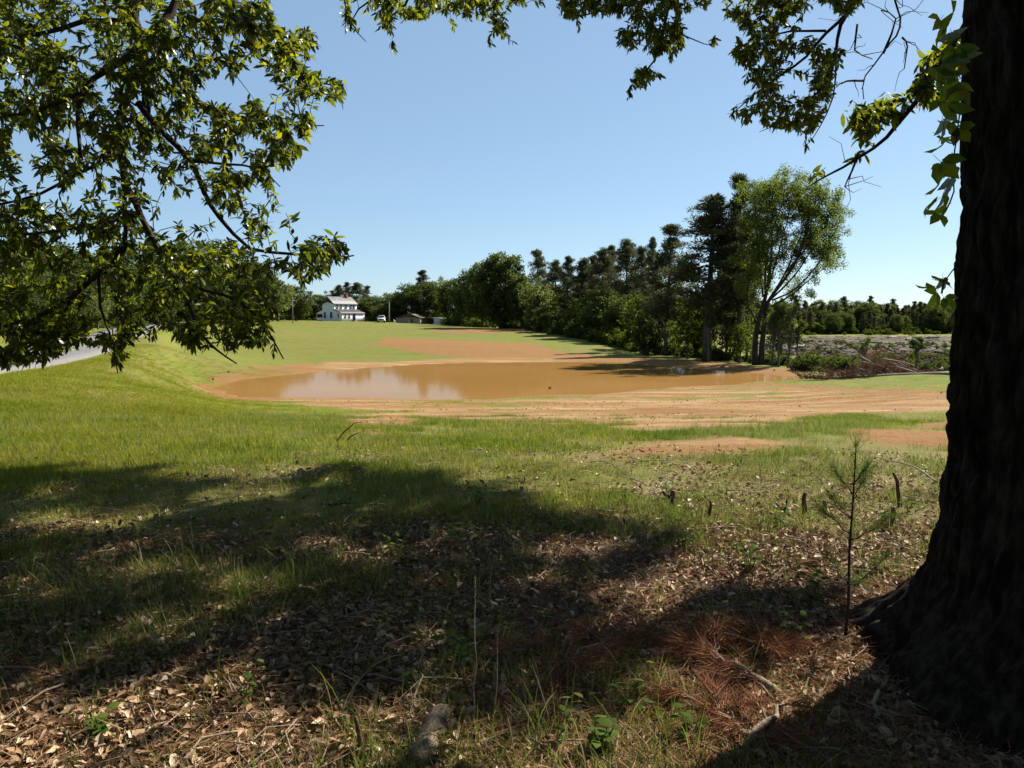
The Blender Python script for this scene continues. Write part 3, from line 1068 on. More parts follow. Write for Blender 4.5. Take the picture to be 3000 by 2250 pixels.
loft(mb, [(-2.75, 0.86, 0.5, 0.98), (-2.65, 0.93, 0.42, 1.08), (-1.2, 0.96, 0.4, 1.16), (2.7, 0.96, 0.4, 1.12), (2.8, 0.9, 0.5, 1.05)])
obj('body', (mb, M['white_paint'], False), tr)
mb = MB()
loft(mb, [(-1.25, 0.88, 1.12, 1.26), (-0.55, 0.76, 1.12, 1.82), (0.9, 0.76, 1.12, 1.84), (1.15, 0.84, 1.12, 1.3)])
obj('cab', (mb, M['white_paint']), tr)
mb = MB()
mb.add([(-.78, -1.17, 1.36), (.78, -1.17, 1.36), (.66, -0.62, 1.76), (-.66, -0.62, 1.76)], [(0, 1, 2, 3)])
mb.V[0] = mb.V[0] + np.array([0, -0.03, 0.03])
obj('windscreen', (mb, M['glass']), tr)
mb = MB()
mb.box((0, -2.77, 0.82), (1.15, 0.06, 0.26))
obj('grille', (mb, M['dark_metal']), tr)
mb = MB()
mb.box((0, -2.85, 0.5), (1.78, 0.16, 0.2))
obj('bumper', (mb, M['chrome']), tr)
for s_ in (-1, 1):
    mb = MB()
    mb.box((s_ * 0.72, -2.77, 0.85), (0.26, 0.07, 0.2))
    obj('headlight', (mb, M['lamp']), tr)
    for y_ in (-1.85, 1.75):
        mb = MB()
        mb.disc_tube((s_ * 0.84, y_, 0.38), (1, 0, 0), 0.38, 0.24, 18)
        wv_ = obj('wheel', (mb, M['rubber']), tr)
        mb = MB()
        mb.disc_tube((s_ * 0.90, y_, 0.38), (1, 0, 0), 0.21, 0.16, 14)
        obj('rim', (mb, M['chrome']), wv_)
    mb = MB()
    mb.box((s_ * 1.06, -0.85, 1.3), (0.2, 0.1, 0.2))
    obj('mirror', (mb, M['white_paint']), tr)

# poles
for px, top, bot, Y, rr_, lab in ((1140.5, 884, 946, 196, 0.15, 'tall grey wooden pole right of the white pickup truck'),
                                  (858, 872, 952, 172, 0.10, 'thin dark pole on the lawn left of the farmhouse')):
    b = at(px, bot, Y)
    tpz = at(px, top, Y)[2]
    e = empty('utility_pole', (b[0], Y, gz(b[0], Y)), label=lab, cat='pole')
    mb = MB()
    h_ = tpz - gz(b[0], Y)
    mb.tube([(0, 0, -0.3), (0.02, 0, h_ * .5), (0.0, 0, h_)], [rr_, rr_ * .9, rr_ * .75], 8)
    obj('post', (mb, M['pole'], True), e)
    mb = MB()
    mb.box((0, 0, h_ - 0.25), (0.5, 0.1, 0.1))
    obj('crosspiece', (mb, M['pole']), e)

# marker flags round the pond
for px, py, lab in ((1850, 1133, 'red marker flag at the near waterline, third from the left'), (1741, 1146, 'red marker flag at the near waterline, second from the left'),
                    (1606, 1157, 'red marker flag at the near waterline left of the others'), (2413, 1121, 'red marker flag beside the fallen tree crown'),
                    (2265, 1098, 'red marker flag on the bank under the thin saplings'), (621, 1128, 'red marker flag at the left tip of the pond'),
                    (667, 1102, 'red marker flag in the grass on the far left bank')):
    q = gpix(px, py + 6)
    e = empty('marker_flag', (q[0], q[1], gz(q[0], q[1])), R(rng.uniform(-30, 30)), label=lab, cat='marker flag', group='red marker flags round the pond')
    mb = MB()
    mb.tube([(0, 0, -0.1), (0.01, 0, 0.25), (0.0, 0, 0.5)], 0.006, 5)
    obj('stake', (mb, M['wire']), e)
    mb = MB()
    xs = np.linspace(0, 0.16, 5)
    ys = 0.015 * np.sin(xs * 40)
    for s2 in (0, 1):
        pass
    v = [(x, y_ + dy, z) for dy in (-0.002, 0.002) for z in (0.37, 0.49) for x, y_ in zip(xs, ys)]
    q_ = []
    for b_ in (0, 10):
        q_ += [(b_ + i, b_ + i + 1, b_ + 6 + i, b_ + 5 + i) for i in range(4)]
    mb.add(v, q_)
    obj('pennant', (mb, M['flag']), e)


# ------------------------------------------------------------------ trees
def branch_path(a, b, sag=0.0, jit=0.05, n=6):
    a, b = np.asarray(a, float), np.asarray(b, float)
    t_ = np.linspace(0, 1, n)[:, None]
    P = a + (b - a) * t_
    L_ = np.linalg.norm(b - a)
    P += rng.normal(size=(n, 3)) * jit * L_ * np.sin(t_ * math.pi)
    P[:, 2] += sag * L_ * np.sin(t_[:, 0] * math.pi)
    return P


def clump_leaves(mb, C, rad_, per, size, flat=0.75, elong=1.0, outward=True):
    """leaf faces gathered in loose clumps"""
    n = len(C)
    per = int(per)
    c = np.repeat(C, per, 0)
    r_ = np.repeat(np.broadcast_to(rad_, (n,)), per)
    d = rand_dirs(n * per)
    rr_ = rng.random(n * per) ** 0.45
    P = c + d * (r_ * rr_)[:, None] * np.array([1, 1, flat])
    nn_ = unit(d * 0.6 + rand_dirs(n * per) + np.array([0, 0, 0.35]))
    dd = unit(np.cross(nn_, rand_dirs(n * per)))
    L_ = size * rng.uniform(0.7, 1.3, n * per)
    place(mb, DIA, DIA_Q, [], P, dd, nn_, L_, L_ * 0.75 / elong)


def make_decid(H_, W_, seed, nclump=75, per=85, leaf=0.34, low=0.18, shape=0.0, fan=0.0, clump=0.11):
    """returns trunk mesh builder and crown mesh builder for a broadleaf tree H_ tall, W_ wide"""
    tk, cr = MB(), MB()
    r0 = 0.022 * H_
    top = np.array([rng.normal() * .03 * H_, rng.normal() * .03 * H_, H_ * 0.55])
    tk.tube([(0, 0, -0.3), (0, 0, H_ * .04), top * np.array([.3, .3, .35]), top * .7, top], [r0 * 1.6, r0 * 1.1, r0 * .9, r0 * .7, r0 * .45], 8)
    C = []
    while len(C) < nclump:
        q = rng.uniform(-1, 1, 3)
        if q @ q > 1 or q @ q < 0.12:
            continue
        zz_ = low + (1 - low) * (q[2] + 1) / 2
        # ragged profile
        a_ = math.atan2(q[1], q[0])
        k_ = 0.78 + 0.32 * vnoise(a_ * 1.3 + 7, zz_ * 4, seed)
        wz = 1.0 - shape * zz_
        C.append((q[0] * W_ / 2 * k_ * wz, q[1] * W_ / 2 * k_ * wz, zz_ * H_ * (0.90 + 0.12 * vnoise(a_ * 1.5, seed, seed))))
    C = np.array(C)
    cl = clump * H_ * rng.uniform(0.6, 1.25, len(C))
    C[:, 2] = np.minimum(C[:, 2], H_ - cl * 0.6)
    for i in rng.permutation(len(C))[:26]:
        s_ = np.array([top[0], top[1], 0]) * .6 + np.array([0, 0, rng.uniform(.22, .55) * H_])
        s_[2] = min(s_[2], C[i][2])
        tk.tube(branch_path(s_, C[i], 0.08, 0.05, 5), np.linspace(r0 * .42, r0 * .06, 5), 5)
    clump_leaves(cr, C, cl, per, leaf)
    return tk, cr


def make_pine(H_, W_, seed, low=0.42, leaf=0.38, per=70, whorls=13):
    tk, cr = MB(), MB()
    r0 = 0.013 * H_ + 0.03
    zs = np.linspace(0, 1, 8)
    ax = np.c_[np.sin(zs * 3 + seed) * .008 * H_, np.cos(zs * 2.3 + seed) * .008 * H_ - .008 * H_, zs * H_ * .985 - 0.3]
    tk.tube(ax, r0 * (1.25 - 1.1 * zs), 8)
    C, rr_ = [], []
    for k_ in range(whorls):
        f = k_ / (whorls - 1)
        z = H_ * (low + (0.97 - low) * f)
        for b_ in range(rng.integers(3, 7)):
            if rng.random() < 0.12:
                continue
            a_ = rng.uniform(0, 2 * math.pi)
            prof = (1 - f) ** 0.75 * (0.5 + 0.5 * min(1, f / 0.25)) + 0.10
            ln = W_ / 2 * prof * rng.uniform(0.45, 1.2)
            zj = z + rng.normal() * .02 * H_
            x0 = np.array([np.interp(zj, ax[:, 2], ax[:, 0]), np.interp(zj, ax[:, 2], ax[:, 1]), zj])
            end = x0 + np.array([math.cos(a_) * ln, math.sin(a_) * ln, ln * rng.uniform(-0.1, 0.45)])
            P = branch_path(x0, end, -0.06, 0.06, 5)
            tk.tube(P, np.linspace(r0 * .26, r0 * .05, 5), 4)
            for t_ in (0.5, 0.68, 0.85, 1.0):
                if rng.random() < .88:
                    C.append(P[0] + (P[-1] - P[0]) * t_ + rng.normal(size=3) * np.array([.035, .035, .02]) * W_)
                    rr_.append(W_ * rng.uniform(.045, .10) * (1.15 - .4 * f))
    for _ in range(3):
        C.append(np.array([ax[-1][0], ax[-1][1], H_ * .97]) + rng.normal(size=3) * .03 * W_)
        rr_.append(W_ * .06)
    for _ in range(7):     # dead snags under the crown
        z = H_ * rng.uniform(low * .55, low)
        a_ = rng.uniform(0, 6.28)
        x0 = np.array([0, 0, z])
        tk.tube(branch_path(x0, x0 + np.array([math.cos(a_), math.sin(a_), .1]) * W_ * rng.uniform(.1, .3), 0, .05, 4), np.linspace(r0 * .18, .01, 4), 4)
    C = np.array(C)
    rr_ = np.array(rr_)
    C[:, 2] = np.minimum(C[:, 2], H_ - rr_ * .5)
    n = len(C) * per
    c = np.repeat(C, per, 0)
    rs = np.repeat(rr_, per)
    d = rand_dirs(n)
    P = c + d * (rs * rng.random(n) ** .6)[:, None] * np.array([1, 1, .55])
    dd = unit(d + rand_dirs(n) * .5 + np.array([0, 0, .45]))
    place(cr, DIA, DIA_Q, [], P, dd, rand_dirs(n), leaf * rng.uniform(.7, 1.3, n), leaf * .22)
    return tk, cr


def make_shrub(H_, W_, nclump=26, per=60, leaf=0.2):
    tk, cr = MB(), MB()
    C = []
    for _ in range(nclump):
        d = rand_dirs(1)[0]
        d[2] = abs(d[2])
        C.append(d * rng.uniform(.35, .95) * np.array([W_ / 2, W_ / 2, H_ * .9]) + np.array([0, 0, .08 * H_]))
    C = np.array(C)
    for c_ in C[:12]:
        tk.tube(branch_path((rng.normal() * .05 * W_, rng.normal() * .05 * W_, -.1), c_, .05, .05, 4), np.linspace(.03 * H_ * .4, .006, 4), 4)
    clump_leaves(cr, C, .17 * H_ * rng.uniform(.7, 1.3, len(C)), per, leaf, .9)
    return tk, cr


KIND = {}


def kind(name, made, H_, W_, lm, tm='trunk'):
    tk, cr = made
    KIND.setdefault(name, []).append((tk.mesh('trunk', M[tm], True), cr.mesh('crown', M[lm]), H_, W_))


for i in range(3):
    kind('decid', make_decid(14, 11, 100 + i, 110, 90, 0.46, .08), 14, 11, 'decid')
for i in range(2):
    kind('light', make_decid(12, 8, 120 + i, 60, 80, 0.38, .2), 12, 8, 'decid_light', 'grey_trunk')
kind('bigtree', make_decid(15, 11.5, 130, 200, 100, 0.42, .08, clump=.085), 15, 11.5, 'decid')
for i in range(4):
    kind('pine', make_pine(16, 6.5, 140 + i, (.34, .44, .26, .48)[i], .46, 36, 17), 16, 6.5, 'pine')
kind('near_pine', make_pine(15, 5.6, 151, .34, .34, 52, 19), 15, 5.6, 'pine')
kind('near_pine', make_pine(15, 5.6, 152, .28, .34, 52, 20), 15, 5.6, 'pine')
for i in range(3):
    kind('under', make_decid(6, 4.2, 160 + i, 46, 70, 0.22, .10), 6, 4.2, 'shrub' if i else 'decid', 'grey_trunk')
kind('sapling', make_decid(6, 2.4, 170, 30, 60, 0.18, .52, clump=.075), 6, 2.4, 'decid', 'grey_trunk')
kind('sapling', make_decid(6, 2.4, 171, 26, 60, 0.18, .58, clump=.075), 6, 2.4, 'decid_light', 'grey_trunk')
for i in range(3):
    kind('bush', make_shrub(2.4, 3.0), 2.4, 3.0, 'shrub' if i else 'decid', 'grey_trunk')
kind('dark_bush', make_shrub(3.4, 3.2, 40, 80, .22), 3.4, 3.2, 'decid', 'trunk')

# the fan-shaped tree at the pond corner: forked trunk, limbs rising out to the right
EY = 66.0
eb = at(2222, 1076, EY)
ez = gz(eb[0], EY)
tk, cr = MB(), MB()


def E(px, py, dy=0.0):
    p = at(px, py, EY + dy)
    s_ = (EY + dy) / EY
    return p - np.array([eb[0], EY, ez])


stemA = np.array([E(2212, 1085), E(2212, 1020), E(2218, 960), E(2240, 880), E(2255, 800), E(2262, 700, 1), E(2262, 600, 1), E(2268, 530, 1)])
stemB = np.array([E(2232, 1085), E(2232, 1020), E(2240, 950), E(2250, 885), E(2290, 830, -1), E(2330, 770, -1), E(2360, 690, -1), E(2370, 600, -1)])
tk.tube(resample(stemA, .8), np.interp(np.linspace(0, 1, len(resample(stemA, .8))), [0, .2, .5, 1], [.30, .21, .13, .03]), 9)
tk.tube(resample(stemB, .8), np.interp(np.linspace(0, 1, len(resample(stemB, .8))), [0, .2, .5, 1], [.31, .22, .13, .03]), 9)
elm_limbs = []
for pts in ([(2245, 890), (2300, 800), (2350, 700), (2400, 600), (2420, 560)], [(2250, 885), (2330, 810), (2400, 720), (2450, 640), (2470, 620)],
            [(2262, 880), (2330, 850), (2400, 790), (2450, 730), (2480, 670)], [(2275, 890), (2320, 865), (2370, 830), (2430, 790), (2455, 775)],
            [(2240, 880), (2275, 760), (2310, 640), (2330, 560)], [(2235, 870), (2225, 760), (2215, 650), (2212, 570)],
            [(2240, 850), (2250, 720), (2290, 600), (2300, 540)], [(2255, 800), (2230, 700), (2210, 620)], [(2290, 830), (2350, 740), (2380, 640), (2390, 560)],
            [(2320, 865), (2345, 880), (2350, 868)], [(2300, 800), (2380, 720), (2430, 660), (2440, 600)], [(2218, 950), (2190, 880), (2200, 800), (2205, 720)]):
    dy = rng.uniform(-2.6, 2.6)
    pts = [(2300 + (a - 2300) * .84 if a > 2300 else a, b) for a, b in pts]
    P = np.array([E(a, b, dy * i / (len(pts) - 1)) for i, (a, b) in enumerate(pts)])
    P = resample(P, .5)
    elm_limbs.append(P)
    tk.tube(P, np.linspace(.09, .02, len(P)), 6)
C = []
for P in elm_limbs + [resample(stemA, .6)[8:], resample(stemB, .6)[10:]]:
    n = len(P)
    for i in range(int(n * .28), n):
        f = (i - n * .28) / (n * .72)
        for _ in range(2 if f < .5 else 4):
            if rng.random() < 0.45 + 0.55 * f:
                base = P[i]
                end = base + np.array([rng.normal() * .75 + .15, rng.normal() * .8, rng.uniform(-.1, 1.1)]) * (0.55 + .45 * f)
                tk.tube(branch_path(base, end, 0, .08, 3), [.022, .015, .008], 3, False)
                C.append(end)
for _ in range(165):       # the broad head of the fan
    f, g = rng.random(), rng.random()
    a = E(2235 + 225 * f - 25 * g, 560 + 60 * f * f - 40 * math.sin(f * 3.1) + 240 * g * (1 - .25 * f), rng.uniform(-2.8, 2.8))
    if vnoise(np.array([a[0] * .9]), np.array([a[2] * .9]), 501)[0] > .36:
        C.append(a)
        q_ = np.vstack(elm_limbs)
        b_ = q_[np.argmin(((q_ - a) ** 2).sum(1) + 4 * np.clip(q_[:, 2] - a[2], 0, 9) ** 2)]
        tk.tube(branch_path(b_, a, .05, .05, 4), np.linspace(.03, .008, 4), 4, False)
for _ in range(110):       # the near-upright left side
    f = rng.random()
    a = E(2215 + 60 * rng.normal() * .5 + 20 * f, 860 - 320 * f, rng.uniform(-2.2, 2.2))
    C.append(a)
C = np.array(C)
n_c = len(C)
clump_leaves(cr, C, rng.uniform(.3, .62, n_c), 120, 0.155, 1.15, 1.5)
elm = empty('fan_shaped_tree', (eb[0], EY, ez), label='large pale green tree with forked trunk fanning out to the right by the pond', cat='tree', group='trees of the line right of the pond')
obj('trunk', (tk, M['elm_bark'], True), elm)
obj('crown', (cr, M['fan_leaf']), elm)

TREES = [
    # kind, variant, px, top py, width px, distance, label
    ('decid', 0, 930, 862, 52, 240, 'small dark tree behind the porch end of the farmhouse'),
    ('light', 0, 955, 851, 46, 246, 'pale green treetop rising above the farmhouse gable'),
    ('pine', 0, 976, 851, 34, 250, 'short pine just left of the red chimney'),
    ('pine', 1, 996, 834, 36, 246, 'pine directly behind the red chimney'),
    ('pine', 2, 1018, 828, 38, 250, 'tall thin pine just right of the chimney'),
    ('pine', 3, 1046, 827, 50, 246, 'broadest of the pines above the farmhouse roof'),
    ('pine', 0, 1078, 837, 36, 250, 'lone pine at the right end of the group behind the farmhouse'),
    ('decid', 1, 1062, 872, 80, 236, 'low dark tree behind the right end of the farmhouse'),
    ('decid', 2, 1105, 866, 80, 236, 'dark tree in the gap behind the pickup truck'),
    ('decid', 0, 1150, 858, 76, 232, 'dark tree behind the grey pole, taller than the round one'),
    ('decid', 1, 1131, 888, 76, 222, 'round dark tree standing behind the pickup truck and pole'),
    ('decid', 2, 1190, 829, 70, 222, 'dark tree above the roof of the tan outbuilding'),
    ('pine', 1, 1213, 836, 40, 230, 'dark pine wedged behind the tan outbuilding'),
    ('pine', 2, 1240, 793, 52, 228, 'spiky pine standing above the trees over the outbuildings'),
    ('decid', 0, 1250, 826, 80, 224, 'dark broad tree over the open shelter'),
    ('light', 1, 1287, 806, 66, 226, 'paler round treetop above the metal shed'),
    ('decid', 1, 1330, 812, 80, 214, 'dark broad tree right of the metal shed'),
    ('decid', 2, 1374, 788, 86, 190, 'tall dark tree on the left shoulder of the great round tree'),
    ('decid', 0, 1412, 768, 86, 166, 'dark tree overlapping the left half of the great round tree'),
    ('bigtree', 0, 1466, 731, 150, 150, 'great round broadleaf tree on the crest, biggest of the middle line'),
    ('decid', 1, 1528, 800, 80, 146, 'dark tree under the right side of the great round tree'),
    ('pine', 0, 1573, 732, 66, 156, 'bushy topped pine right of the great round tree'),
    ('light', 0, 1574, 808, 84, 138, 'pale green tree in front of the bushy topped pine'),
    ('pine', 3, 1628, 762, 60, 146, 'low pine beginning the run of pines right of the pale tree'),
    ('pine', 2, 1664, 753, 58, 142, 'pine with twin tufted top in the run of pines'),
    ('pine', 1, 1712, 755, 70, 134, 'pine whose bare stem shows against the sky in the run'),
    ('pine', 0, 1738, 748, 58, 136, 'pine crowding the rounded pine in the middle of the run'),
    ('pine', 3, 1766, 727, 74, 126, 'rounded pine in the middle of the run'),
    ('pine', 2, 1789, 722, 64, 130, 'pine squeezed between the rounded pine and the tall dense pine'),
    ('pine', 1, 1834, 699, 84, 120, 'tall dense pine near the right end of the run'),
    ('pine', 0, 1874, 722, 66, 116, 'thin pine with leaning twigs at the right end of the run'),
    ('decid', 2, 1600, 815, 90, 160, 'dark tree filling behind the first pines of the run'),
    ('decid', 0, 1690, 812, 90, 150, 'dark tree behind the bare stemmed pine'),
    ('decid', 1, 1770, 800, 90, 140, 'dark tree closing the gap behind the rounded pine'),
    ('decid', 2, 1850, 800, 90, 130, 'dark tree behind the tall dense pine'),
    ('decid', 1, 1930, 815, 90, 112, 'dark tree behind the slender pine'),
    ('near_pine', 0, 1906, 698, 62, 92, 'slender pine just left of the open crowned pine'),
    ('near_pine', 1, 1956, 662, 135, 84, 'open crowned pine with sky showing between its boughs'),
    ('near_pine', 0, 2072, 577, 225, 71, 'broad dark pine with tiers of boughs by the pond bank'),
    ('near_pine', 1, 2160, 517, 135, 71, 'tallest pine, its top level with the fan shaped tree'),
    ('decid', 2, 2150, 615, 92, 76, 'dark leafy tree filling the gap under the tallest pine'),
    ('under', 0, 1640, 868, 110, 132, 'low dark thicket tree under the first pines of the run'),
    ('under', 1, 1705, 880, 90, 122, 'mid green thicket tree under the run of pines'),
    ('decid', 0, 1760, 850, 110, 116, 'dark understorey tree below the rounded pine'),
    ('decid', 1, 1830, 860, 110, 108, 'dark understorey tree below the tall dense pine'),
    ('under', 2, 1882, 850, 96, 96, 'leafy understorey tree below the slender pine'),
    ('under', 0, 1950, 852, 120, 88, 'dark low tree behind the stem of the open crowned pine'),
    ('under', 1, 2016, 872, 86, 76, 'bright green young tree between the two near pines'),
    ('decid', 1, 2052, 850, 100, 82, 'dark low tree behind the broad dark pine'),
    ('under', 0, 2128, 862, 100, 74, 'dark low tree between the two tall pond pines'),
    ('under', 2, 2168, 940, 66, 69, 'small bright tree at the foot of the tallest pine'),
    ('under', 0, 2190, 850, 90, 78, 'dark low tree behind the forked trunk'),
    ('under', 0, 2290, 885, 92, 74, 'dark low tree under the fan shaped crown'),
    ('sapling', 0, 2077, 880, 46, 67, 'thin sapling touching the left side of the broad pine trunk'),
    ('sapling', 1, 2266, 890, 50, 64, 'thin sapling just right of the forked trunk'),
    ('sapling', 0, 2284, 880, 52, 63, 'second thin sapling right of the forked trunk'),
    ('sapling', 1, 2312, 895, 52, 61, 'outermost thin sapling on the bank right of the forked trunk'),
    ('sapling', 0, 2338, 905, 46, 66, 'short thin sapling at the edge of the cleared land'),
    ('dark_bush', 0, 1890, 900, 84, 86, 'big dark bush at the pond corner below the open crowned pine'),
    ('decid', 0, 560, 700, 170, 150, 'dark tree across the lawn seen below the hanging oak bough'),
    ('decid', 2, 665, 705, 160, 165, 'tall dark tree half hidden by the oak leaves, left of the thin pole'),
    ('decid', 1, 755, 765, 120, 180, 'dark tree behind the tip of the hanging bough'),
    ('light', 1, 815, 818, 90, 196, 'paler tree just left of the thin pole'),
    ('decid', 0, 868, 835, 80, 205, 'round green tree just left of the farmhouse'),
    ('pine', 1, 800, 805, 50, 215, 'pine poking above the trees left of the farmhouse'),
]
first = {}
for kd, vi, px, top, wpx, Y, lab in TREES:
    tkm, crm, h0, w0 = KIND[kd][vi]
    x = at(px, 950, Y)[0]
    z0 = gz(x, Y)
    hh = at(px, top, Y)[2] - z0
    sw = wpx / F * Y / w0 * {'pine': 1.45, 'near_pine': 1.3, 'decid': 1.3, 'light': 1.25, 'under': 1.3}.get(kd, 1.1)
    nm = {'pine': 'pine_tree', 'near_pine': 'pine_tree', 'under': 'small_tree', 'sapling': 'sapling_tree', 'dark_bush': 'bush'}.get(kd, 'broadleaf_tree')
    key = (kd, vi)
    if key not in first:
        e = empty(nm)
        obj('trunk', tkm, e)
        obj('crown', crm, e)
        first[key] = e
    else:
        e = copy_tree(first[key])
    e.location = (x, Y, z0)
    e.rotation_euler = (0, 0, rng.uniform(0, 6.28))
    e.scale = (sw, sw, hh / h0)
    for k_ in ('label', 'category', 'group'):
        if k_ in e:
            del e[k_]
    tag(e, lab, 'bush' if kd == 'dark_bush' else 'tree', 'trees round the hill and pond')

# woods that read as one mass: beyond the road, and across the cleared land
allk = [KIND['pine'][i] for i in range(4)] + [KIND['decid'][0], KIND['decid'][1], KIND['light'][0]]


def joined(tkm, crm):
    me_ = bpy.data.meshes.new('wood_tree')
    bm_ = __import__('bmesh').new()
    bm_.from_mesh(tkm)
    bm_.from_mesh(crm)
    # trunk faces first
    nf = len(tkm.polygons)
    bm_.faces.ensure_lookup_table()
    for f in bm_.faces[nf:]:
        f.material_index = 1
    bm_.to_mesh(me_)
    bm_.free()
    me_.materials.append(tkm.materials[0])
    me_.materials.append(crm.materials[0])
    return me_


wood = [joined(a, b) for a, b, *_ in allk]
hts = np.array([k_[2] for k_ in allk])


def woods(name, rows, label, mixw, cat):
    P, sc, ix = [], [], []
    for px0, px1, step, Y0, Y1, top0, top1, jit in rows:
        n = int((px1 - px0) / step)
        for i in range(n):
            f = (i + rng.uniform(-.4, .4)) / n
            px = px0 + (px1 - px0) * f
            Y = Y0 + (Y1 - Y0) * f + rng.uniform(-1, 1) * 0.03 * Y0
            x = at(px, 950, Y)[0]
            z = gz(x, Y)
            top = top0 + (top1 - top0) * f + rng.normal() * jit
            h = max(3, at(px, top, Y)[2] - z)
            k_ = rng.choice(len(wood), p=mixw)
            s_ = h / hts[k_]
            sxy = s_ * rng.uniform(.85, 1.15)
            P.append((x, Y, z))
            sc.append((sxy, sxy, s_))
            ix.append(k_)
    n = len(P)
    return scatter(name, wood, np.array(P), np.c_[np.zeros(n), np.zeros(n), rng.uniform(0, 6.28, n)], np.array(sc), np.array(ix), label=label, cat=cat, kind='stuff')


pm = np.array([.2, .1, .32, .05, .18, .13, .02])
woods('far_woods', [(1650, 3300, 16, 285, 285, 898, 896, 9), (1650, 3300, 24, 300, 300, 890, 888, 8), (1650, 3350, 34, 320, 320, 884, 884, 8), (1700, 3300, 16, 276, 273, 930, 925, 10), (1700, 3300, 18, 280, 277, 915, 910, 8)],
      'distant dark pine woods beyond the cleared land', pm, 'woods')
dm = np.array([.08, .08, .05, .04, .3, .25, .2])
woods('roadside_woods', [(-500, 420, 60, 60, 118, 610, 790, 30), (-500, 520, 55, 70, 135, 620, 800, 22), (-420, 640, 55, 88, 160, 660, 800, 18), (300, 640, 40, 140, 185, 790, 815, 10),
                         (-600, 330, 60, 56, 100, 790, 860, 25)],
      'leafy woods along the far side of the road', dm, 'woods')

# undergrowth along the line of trees and on the cleared land
bush = []
for tkm, crm, h0, w0 in KIND['bush']:
    bush.append(joined(tkm, crm))
P, sc = [], []


def ug(px0, px1, n, Y0, Y1, spread, h0, h1, yofs=0):
    for _ in range(n):
        f = rng.random()
        px = px0 + (px1 - px0) * f
        Y = Y0 + (Y1 - Y0) * f + rng.uniform(-spread, spread) + yofs
        x = at(px, 950, Y)[0]
        h = rng.uniform(h0, h1)
        P.append((x, Y, gz(x, Y) - .05))
        s_ = h / 2.4
        sc.append((s_ * rng.uniform(.8, 1.3), s_ * rng.uniform(.8, 1.3), s_))


ug(1280, 1560, 46, 200, 134, 4, 1.2, 3.2, 4)
ug(1560, 1860, 60, 134, 92, 3, 1.0, 3.0, 3)
ug(1850, 2100, 60, 90, 74, 3, .5, 1.7, 4)
ug(2100, 2400, 70, 72, 62, 4, .35, 1.2, 3)
ug(2330, 2560, 60, 62, 58, 6, .5, 1.5)
ug(2560, 2900, 70, 70, 85, 10, .4, 1.0)
ug(2100, 2900, 40, 252, 262, 4, 1.0, 2.6)
ug(2250, 2900, 120, 105, 160, 30, .25, .8)
ug(2650, 2900, 14, 58, 60, 3, .6, 1.3)
ug(-300, 430, 60, 50, 110, 2.0, .5, 2.2, 6)
ug(900, 1300, 26, 235, 210, 6, 1.0, 2.5)
ug(1900, 3200, 130, 268, 276, 3, 2.5, 5.0)
ug(200, 1000, 90, 215, 255, 6, 2.5, 5.5)
ug(850, 1500, 70, 250, 235, 6, 2.5, 6.0)
ug(-500, 560, 80, 75, 190, 4, 1.5, 4.5, 8)
ug(1500, 1950, 60, 150, 120, 8, 2.0, 4.5, 14)
P = np.array(P)
n = len(P)
scatter('undergrowth', bush, P, np.c_[np.zeros(n), np.zeros(n), rng.uniform(0, 6.28, n)], np.array(sc), label='green bushes and brambles along the wood edge and cleared land', cat='undergrowth', kind='stuff')

# ------------------------------------------------------------------ logging debris
stick_src = []
for i in range(8):
    mb = MB()
    for _ in range(5):
        a = rng.normal(size=3) * np.array([.9, .9, .1]) + np.array([0, 0, .12])
        d = unit(np.array([rng.normal() * 1.2, rng.normal(), rng.normal() * .22]))
        L_ = rng.uniform(.5, 2.4)
        mb.tube(branch_path(a - d * L_ / 2, a + d * L_ / 2, 0, .06, 4), np.linspace(rng.uniform(.03, .09), .012, 4), 5)
    stick_src.append(mb.mesh('debris_sticks', M['slash_wood']))
P = []
while len(P) < 1000:
    if rng.random() < .75:
        q = gpix(rng.uniform(2180, 2950), rng.uniform(984, 1054))[:2]
    else:
        q = gpix(rng.uniform(2480, 2900), rng.uniform(1050, 1102))[:2]
    q = q + rng.normal(size=2) * 1.5
    if poly_sd(q[:1], q[1:2], SLASHP)[0] < 2 + rng.normal() * 2 or poly_sd(q[:1], q[1:2], SLASH2)[0] < 0:
        P.append(q)
P = np.array(P)
n = len(P)
scatter('logging_debris', stick_src, np.c_[P, H(P[:, 0], P[:, 1])], np.c_[rng.normal(size=n) * .12, rng.normal(size=n) * .12, rng.uniform(0, 6.28, n)], rng.uniform(.35, .95, n),
        label='grey litter of broken branches over the cleared land', cat='debris', kind='stuff')
for px0, py0, px1, py1, r_, lab in ((2320, 1024, 2356, 1018, .16, 'short pale log on the cleared land nearest the thin saplings'),
                                    (2552, 1006, 2584, 1007, .2, 'long pale log in the middle of the cleared land'),
                                    (2715, 992, 2752, 1000, .28, 'bright white log at the far right of the cleared land'),
                                    (2655, 997, 2670, 990, .24, 'small upturned white stump end left of the bright white log'),
                                    (2480, 1011, 2530, 1009, .14, 'dark grey log across the middle debris'),
                                    (2600, 992, 2626, 989, .22, 'pale grey log near the far edge of the debris'),
                                    (2690, 1010, 2740, 1016, .2, 'dark log in front of the bright white log')):
    a, b = gpix(px0, py0), gpix(px1, py1)
    if abs(a[1] - b[1]) > 12:
        b[1] = a[1] + np.sign(b[1] - a[1]) * 6
        b[0] = at(px1, 950, b[1])[0]
    a[2], b[2] = gz(a[0], a[1]) + r_, gz(b[0], b[1]) + r_ + .15
    mb = MB()
    mb.tube(branch_path(a, b, 0, .02, 5) - a, np.linspace(r_, r_ * .7, 5), 9, True, .1)
    dark = 'dark' in lab
    o = obj('log', (mb, M['trunk' if dark else 'grey_wood']), None, label=lab, cat='log', group='logs left on the cleared land')
    o.location = a

# fallen tree and brush pile beyond the right bank
FY = 47.5


